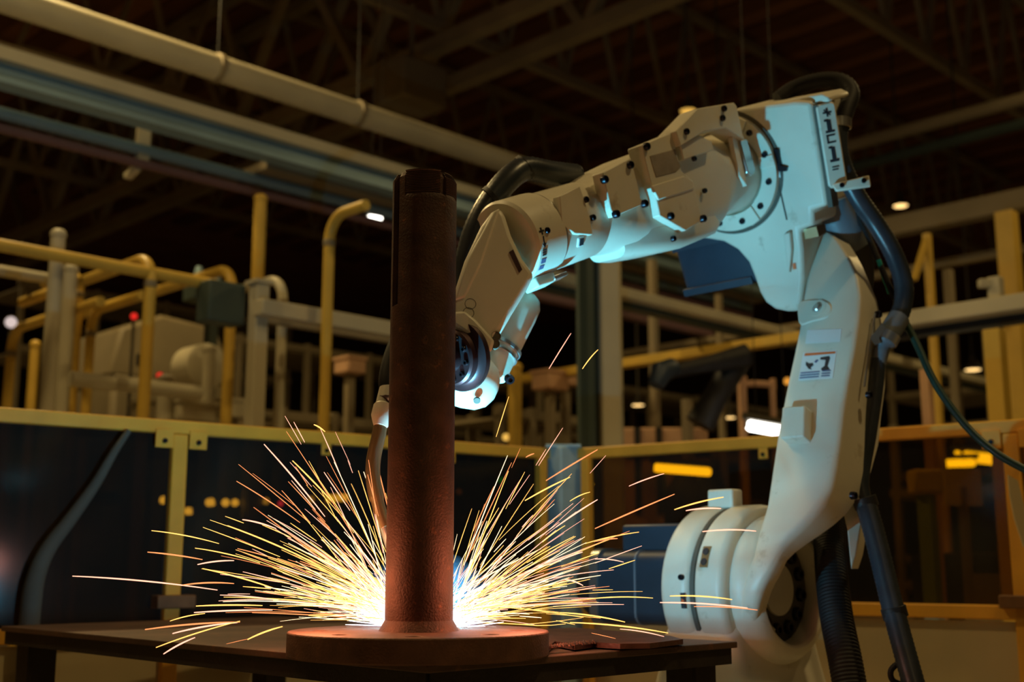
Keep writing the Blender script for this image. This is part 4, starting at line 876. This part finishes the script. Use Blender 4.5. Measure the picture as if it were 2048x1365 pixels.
t = thing('lit_cabinet', V(P[0], P[1], 0), 'tan cabinet low between wrist and steel column', 'cabinet')
mk('cabinet_body', box(V(P[0], P[1], 0.88), (0.16, 0.12, 0.88)), 'machine_pink', t, bevel=0.01)
mk('bar', box(V(P[0] - 0.06, P[1] - 0.13, 1.5), (0.03, 0.012, 0.3)), 'machine_dark', t)
_b0, _b1 = atY(1488, 812, 6.6), atY(1546, 815, 6.6)
fr2 = [V(_b0[0], _b0[1], 0), _b0, atY(1490, 775, 6.6), atY(1500, 768, 6.6), atY(1538, 770, 6.6), atY(1546, 780, 6.6), _b1, V(_b1[0], _b1[1], 0)]
tag(mk('hoop_frame', tube(spline(fr2, 4), 0.018, 8), 'machine_pink'), 'small tan hoop frame left of the lower arm', 'frame')
# things behind the amber panel on the right
P = atY(1925, 975, 4.9)
t = thing('paper_board', V(P[0], P[1], 0), 'yellowish notice board behind the amber panel', 'board')
mk('board', box(P, (0.075, 0.008, 0.075)), 'fence_cream', t); mk('stand', beam(V(P[0], P[1] + 0.02, 0), P, 0.03, 0.03), 'steel_dim', t)
P = atY(1850, 965, 4.8)
t = thing('control_pedestal', V(P[0], P[1], 0), 'yellow topped control pedestal behind the amber panel', 'pedestal')
mk('head', box(P, (0.06, 0.05, 0.05)), 'fence_cream', t, bevel=0.015); mk('column', beam(V(P[0] + 0.01, P[1], 0), P, 0.055, 0.055), 'steel_blue', t); mk('base_plate', box(V(P[0], P[1], 0.01), (0.12, 0.12, 0.01)), 'steel_dim', t)
P = atY(1985, 1050, 6.2)
t = thing('machine_cabinet', V(P[0], P[1], 0), 'dark cabinet deep behind the amber panel', 'cabinet')
mk('cabinet_body', box(V(P[0], P[1], 0.5), (0.35, 0.25, 0.5)), 'machine_dark', t, bevel=0.01); mk('cabinet_door', box(V(P[0] - 0.1, P[1] - 0.255, 0.55), (0.16, 0.008, 0.35)), 'steel_dim', t)
tag(mk('fence_flap', prism([atY(x, y, 3.28) for x, y in ((2016, 950), (2036, 962), (2048, 1010), (2060, 1090), (2048, 1095), (2030, 1040), (2020, 990))], V(0.01, 0.03, 0)), 'fence_cream'), 'bent cream flap on the fence at the right edge', 'flap')
# ================================================================== lamps
def highbay(P, e, col, label, lit='lamp_warm', s=1.0, group=None):
    P = np.array(P, float); t = thing('high_bay_lamp', P, label, 'lamp', group)
    mk('reflector', lathe(P, ZU, [(0.20 * s, 0), (0.19 * s, 0.05 * s), (0.09 * s, 0.20 * s), (0.06 * s, 0.22 * s), (0.06 * s, 0.34 * s), (0, 0.35 * s)], 20), 'lamp_housing', t)
    mk('lens', lathe(P - ZU * 0.03 * s, ZU, [(0, 0), (0.10 * s, 0.004), (0.17 * s, 0.02 * s), (0.185 * s, 0.032 * s)], 20), lit, t)
    mk('hanger', tube([P + ZU * 0.33 * s, V(P[0], P[1], 8.12)], 0.012, 6), 'lamp_housing', t)
    if e:
        d = bpy.data.lights.new('high_bay_light', 'SPOT'); d.spot_size = math.radians(168); d.spot_blend = 0.6; d.energy = e; d.color = col; d.shadow_soft_size = 0.15
        o = bpy.data.objects.new('high_bay_light', d); COL.objects.link(o); o.parent = t; o.matrix_basis = Matrix.Translation((0, 0, -0.22))
HL = ['warm high bay lamp overhead to the right of the camera', 'warm high bay lamp overhead to the left of the camera', 'warm high bay lamp behind the camera',
      'warm high bay lamp over the pipework at left', 'warm high bay lamp over the hall at right', 'distant warm high bay lamp far left', 'distant warm high bay lamp far right']
for (x, y, z, e), lab in zip(HIGHBAY, HL): highbay((x, y, z), e, (1.0, 0.71, 0.29), lab)
highbay(atY(1376, 222, 10.5), 0, None, 'golden lamp glowing above the forearm cover', 'lamp_gold', 0.40)
highbay(atY(1801, 412, 13), 0, None, 'small warm lamp right of the hose bundle', 'lamp_warm', 0.42)
highbay(atY(1946, 740, 12), 0, None, 'warm lamp glowing right of the green cable', 'lamp_warm', 0.42)
highbay(atY(1276, 811, 12), 0, None, 'warm lamp right of the steel column', 'lamp_warm', 0.33)
highbay(atY(1459, 836, 12), 0, None, 'warm lamp left of the white tube lamp', 'lamp_warm', 0.32)
def tubelamp(x0, y0, x1, y1, Y, r, label, m, Y1=None):
    a_, b_ = atY(x0, y0, Y), atY(x1, y1, Y1 or Y); t = thing('tube_lamp', (a_ + b_) / 2, label, 'lamp'); d = nrm(b_ - a_)
    mk('tube', tube([a_, a_ + d * r * 0.5, b_ - d * r * 0.5, b_], [r * 0.7, r, r, r * 0.7], 14), m, t)
    mk('fixture', beam(a_ - d * 0.02 + ZU * r * 1.7, b_ + d * 0.02 + ZU * r * 1.7, r * 2, r * 1.1), 'lamp_housing', t)
    for p in (a_, b_): mk('holder', beam(p + ZU * r * 1.6, p - ZU * r * 0.4, r * 0.5, r * 0.8), 'lamp_housing', t)
    for p in (a_ * 0.8 + b_ * 0.2, a_ * 0.2 + b_ * 0.8):
        if y0 > 900: mk('stand', tube([V(p[0], p[1] + r * 1.3, 0), p + V(0, r * 1.3, r * 1.6)], 0.008, 6), 'machine_dark', t)
        else: mk('hanger', tube([p + ZU * r * 2, V(p[0], p[1], 8.12)], 0.0025, 5), 'machine_dark', t)
tubelamp(1494, 851, 1590, 868, 5.8, 0.026, 'white tube lamp left of the lower arm', 'lamp_white')
tubelamp(1308, 936, 1422, 945, 5.5, 0.020, 'yellow tube lamp behind the amber panel left of the robot', 'lamp_yellow')
tubelamp(1908, 911, 2008, 922, 8.4, 0.038, 'upper yellow tube lamp behind the amber panel at right', 'lamp_yellow')
tubelamp(1882, 928, 1950, 926, 8.0, 0.026, 'lower yellow tube lamp behind the amber panel at right', 'lamp_yellow')
tubelamp(2044, 918, 2090, 926, 8.0, 0.038, 'yellow tube lamp cut by the right edge', 'lamp_yellow')
tubelamp(736, 436, 764, 440, 8.2, 0.022, 'small white lamp left of the standing pipe top', 'lamp_white')
tubelamp(634, 998, 696, 996, 5.6, 0.016, 'yellow tube lamp behind the sparks', 'lamp_dot')
tubelamp(412, 1006, 430, 1005, 5.6, 0.018, 'short yellow lamp behind the dark panel left of two round ones', 'lamp_dot')
tubelamp(370, 1023, 385, 1023, 5.6, 0.017, 'short yellow lamp close to the fence post', 'lamp_dot')
def dot(x, y, Y, r, m, label, cat='lamp'):
    P = atY(x, y, Y); t = thing('indicator_lamp', P, label, cat); n = nrm(cC - P)
    mk('lens', lathe(P, n, [(r, -r * 0.4), (r, 0), (r * 0.8, r * 0.5), (r * 0.4, r * 0.8), (0, r * 0.9)], 14), m, t)
    mk('housing', lathe(P - n * r * 1.6, n, [(r * 0.8, 0), (r * 1.2, 0.1 * r), (r * 1.2, r * 1.5), (r, r * 1.55)], 14), 'lamp_housing', t)
    mk('stem', tube([V(P[0] - n[0] * r, P[1] - n[1] * r, 0), P - n * r - ZU * r * 0.5], 0.010, 6), 'lamp_housing', t)
for x, y, r, m, lab in ((327, 1001, .030, 'lamp_dot', 'round yellow lamp left of the fence post'), (451, 1006, .030, 'lamp_dot', 'first of two round yellow lamps side by side'),
                        (470, 1006, .028, 'lamp_dot', 'second of two round yellow lamps side by side'), (532, 1003, .026, 'lamp_dimdot', 'round dim yellow lamp left of the magenta light'),
                        (622, 999, .024, 'lamp_dimdot', 'round dim yellow lamp beside the yellow tube lamp'), (561, 1008, .020, 'led_magenta', 'small magenta light behind the dark panel'),
                        (1003, 961, .022, 'led_green', 'small green light right of the standing pipe'), (1307, 1064, .024, 'lamp_dimdot', 'round amber lamp low left of the robot'),
                        (1181, 969, .018, 'lamp_dimdot', 'tiny amber lamp right of the corner post'), (1012, 875, .022, 'lamp_gold', 'dim round lamp above the right sparks'),
                        (22, 645, .034, 'led_pale', 'pale round lamp at the left edge'), (268, 633, .020, 'led_red', 'small red light on the cream machine'),
                        (320, 752, .020, 'led_red', 'small red light on the low cream post'), (1575, 763, .022, 'led_orange', 'small orange light beside the lower arm'),
                        (918, 984, .022, 'led_orange', 'small amber light just right of the standing pipe')):
    dot(x, y, 5.6 if y > 950 else 7.0, r * (0.62 if y > 950 else 1), m, lab)
# ================================================================== the weld: arc and sparks
tag(mk('welding_arc', lathe(ARC - ZU * 0.004, ZU, [(0, 0), (0.004, 0.001), (0.005, 0.004), (0.003, 0.009), (0, 0.011)], 14), 'arc_core'), 'white hot welding arc at the pipe foot', 'arc')
SPM = ['spark_gold', 'spark_orange', 'spark_pink', 'spark_white', 'spark_hot']
def streak(pts, r, seg=4):
    n = len(pts); return tube(pts, [r * (0.35 + 0.65 * math.sin(math.pi * (0.12 + 0.80 * i / (n - 1)))) for i in range(n)], seg)
IND = [((303, 1062), (438, 1088), 4), ((295, 1105), (405, 1120), 2), ((145, 1153), (435, 1181), 5), ((390, 1097), (520, 1127), 4), ((395, 1130), (468, 1122), 3), ((455, 1052), (640, 1132), 4), ((473, 963), (600, 1046), 3),
       ((528, 889), (650, 1034), 4), ((585, 922), (668, 1008), 2), ((648, 945), (700, 1022), 0), ((405, 1138), (560, 1182), 4), ((365, 1171), (468, 1168), 4), ((440, 1191), (560, 1202), 3), ((392, 1213), (525, 1212), 2), ((388, 1226), (545, 1221), 2),
       ((340, 1243), (410, 1228), 3), ((290, 1260), (480, 1245), 4), ((345, 1268), (475, 1246), 4), ((312, 1296), (480, 1243), 4), ((327, 1309), (390, 1276), 3), ((495, 1280), (565, 1254), 3), ((475, 1098), (605, 1137), 3), ((485, 1040), (552, 1058), 3), ((628, 850), (650, 864), 2),
       ((1098, 738), (1142, 667), 1), ((1165, 738), (1196, 700), 3), ((1190, 1058), (1349, 989), 1), ((1258, 973), (1328, 948), 2), ((1349, 1020), (1447, 995), 3), ((1372, 1022), (1442, 1018), 3), ((1170, 1088), (1278, 1065), 3), ((1188, 1084), (1235, 1078), 2),
       ((1405, 1064), (1512, 1063), 4), ((1175, 1199), (1306, 1197), 4), ((1320, 1206), (1495, 1217), 4), ((1340, 1193), (1464, 1200), 4), ((1388, 1214), (1515, 1221), 3), ((1130, 1160), (1166, 1172), 3), ((1140, 1246), (1336, 1267), 5), ((1240, 1259), (1328, 1274), 3),
       ((1120, 1226), (1250, 1245), 4), ((1092, 962), (1195, 900), 1), ((1190, 1119), (1247, 1125), 3), ((1050, 1002), (1140, 955), 2), ((1112, 1055), (1195, 1000), 2), ((1140, 1003), (1180, 985), 3), ((1052, 915), (1068, 908), 1), ((1100, 1130), (1165, 1105), 2), ((1085, 1085), (1130, 1052), 2)]
ORD = 'first second third fourth fifth sixth seventh eighth ninth tenth eleventh twelfth thirteenth fourteenth fifteenth sixteenth seventeenth eighteenth nineteenth twentieth twenty-first twenty-second twenty-third twenty-fourth twenty-fifth twenty-sixth'.split()
for i, (p, q, bow) in enumerate(IND):
    Y = 1.98 + 0.22 * ((i * 37) % 11) / 11
    if p[1] > 1255: Y = 1.90 if p[0] < 800 else 2.2
    if p[0] > 1300: Y = 2.25
    pts = []
    for k in range(9):
        u = k / 8; x = p[0] * (1 - u) + q[0] * u; y = p[1] * (1 - u) + q[1] * u - bow * 4 * u * (1 - u) * 0.8
        pts.append(atY(x, y, Y + 0.03 * u))
    o = mk('flying_spark', streak(pts, 0.00125 if i % 3 else 0.0009), SPM[(0, 1, 2, 0, 2)[i % 5]])
    left = p[0] < 840; side_ = 'left' if left else 'right'
    rank = sorted([q_[0][1] + q_[1][1] for q_ in IND if (q_[0][0] < 840) == left]).index(p[1] + q[1])
    tone = {0: 'golden', 1: 'orange', 2: 'pinkish'}[(0, 1, 2, 0, 2)[i % 5]]
    tag(o, 'lone %s spark flung clear %s of the pipe, %s from the top' % (tone, side_, ORD[rank]), 'spark', 'stray sparks flung out %s of the pipe' % side_)
random.seed(5)
def shower(side, n, label):
    vs, fs, mi = [], [], []
    for i in range(n):
        el = abs(random.gauss(0, 1)) * 24 + random.uniform(-4, 10) if random.random() < 0.72 else random.uniform(5, 76)
        el = min(el, 82 - random.random() * 12)
        az = random.gauss(0, 26)
        v = V(side * math.cos(math.radians(az)), math.sin(math.radians(az)), 0) * math.cos(math.radians(el)) + ZU * math.sin(math.radians(el))
        S = ARC + V(side * random.uniform(0.015, 0.07), random.uniform(-0.05, 0.03), random.uniform(0.0, 0.035))
        reach = random.uniform(0.08, 0.42) * (0.78 + 0.35 * math.sin(math.radians(max(el, 0)) * 1.4))
        L = min(reach, random.choice((0.04, 0.07, 0.10, 0.13, 0.17, 0.22)) * random.uniform(0.7, 1.3))
        r0 = max(0.0, reach - L) * random.random() ** 0.6
        if random.random() < 0.25: r0 *= 0.2
        drop = random.uniform(0.05, 0.45)
        pts = []
        for k in range(7):
            s = r0 + L * k / 6; P = S + v * s - ZU * drop * s * s
            pts.append(P)
        zf = FT + 0.003
        if min(p[2] for p in pts) < zf:
            inside = [p for p in pts if np.linalg.norm((p - PC)[:2]) < FR + 0.02]
            lim = zf if inside else TZ + 0.004
            pts = [V(p[0], p[1], max(p[2], 2 * lim - p[2] if 2 * lim - p[2] < lim + 0.03 else lim + 0.03) if p[2] < lim else p[2]) for p in pts]
        if any(np.linalg.norm((p - PC)[:2]) < PRAD + 0.004 and p[2] < PTOP for p in pts): continue
        mid = r0 + L / 2
        m = 4 if mid < 0.045 else (random.choice((3, 3, 0, 0, 2)) if mid < 0.12 else random.choice((0, 0, 2, 3, 1)) if mid < 0.24 else random.choice((0, 1, 2, 2)))
        rr = random.uniform(0.00035, 0.00085)
        g = streak(pts, rr, 4); k0 = len(vs); vs += g[0]; fs += [tuple(j + k0 for j in f) for f in g[1]]; mi += [m] * len(g[1])
    for i in range(int(n * 0.36)):                         # dense white hot spray close to the arc
        el = abs(random.gauss(0, 30)) % 85; az = random.gauss(0, 40)
        v = V(side * math.cos(math.radians(az)), math.sin(math.radians(az)), 0) * math.cos(math.radians(el)) + ZU * math.sin(math.radians(el))
        S = ARC + V(side * random.uniform(0.02, 0.075), random.uniform(-0.03, 0.02), random.uniform(-0.004, 0.02))
        L = random.uniform(0.01, 0.075); pts = [S + v * L * k / 3 for k in range(4)]
        pts = [V(p[0], p[1], max(p[2], FT + 0.002)) for p in pts]
        if any(np.linalg.norm((p - PC)[:2]) < PRAD + 0.003 for p in pts): continue
        g = streak(pts, random.uniform(0.0005, 0.0010), 4); k0 = len(vs); vs += g[0]; fs += [tuple(j + k0 for j in f) for f in g[1]]; mi += [4] * len(g[1])
    o = mk('spark_shower', (vs, fs), None, smooth=0, mats=SPM, midx=mi)
    return tag(o, label, 'sparks', kind='stuff')
shower(-1, 400, 'dense fan of glowing welding sparks left of the pipe foot')
shower(1, 300, 'dense fan of glowing welding sparks right of the pipe foot')

# fume hanging over the weld, lit by the arc
fm = bpy.data.materials.new('weld_fume'); fm.use_nodes = True; nt = fm.node_tree
for n in list(nt.nodes): nt.nodes.remove(n)
o_ = nt.nodes.new('ShaderNodeOutputMaterial'); pv = nt.nodes.new('ShaderNodeVolumePrincipled'); tc = nt.nodes.new('ShaderNodeTexCoord')
pv.inputs['Color'].default_value = (0.75, 0.70, 1.0, 1); pv.inputs['Anisotropy'].default_value = 0.2
gr = nt.nodes.new('ShaderNodeTexGradient'); gr.gradient_type = 'SPHERICAL'; mp = nt.nodes.new('ShaderNodeMapping'); mp.inputs['Scale'].default_value = (7.2, 7.2, 7.2)
mul = nt.nodes.new('ShaderNodeMath'); mul.operation = 'MULTIPLY'; mul.inputs[1].default_value = 0.9
nt.links.new(tc.outputs['Object'], mp.inputs['Vector']); nt.links.new(mp.outputs['Vector'], gr.inputs['Vector']); nt.links.new(gr.outputs['Fac'], mul.inputs[0])
nt.links.new(mul.outputs[0], pv.inputs['Density']); nt.links.new(pv.outputs[0], o_.inputs['Volume'])
MATS['weld_fume'] = fm
tag(mk('weld_fume', lathe(V(ARC[0], ARC[1], FT + 0.002), ZU, [(0.135, 0), (0.130, 0.04), (0.105, 0.085), (0.06, 0.12), (0, 0.135)], 24), 'weld_fume'), 'faint violet fume glowing round the weld behind the pipe', 'fume', kind='stuff')
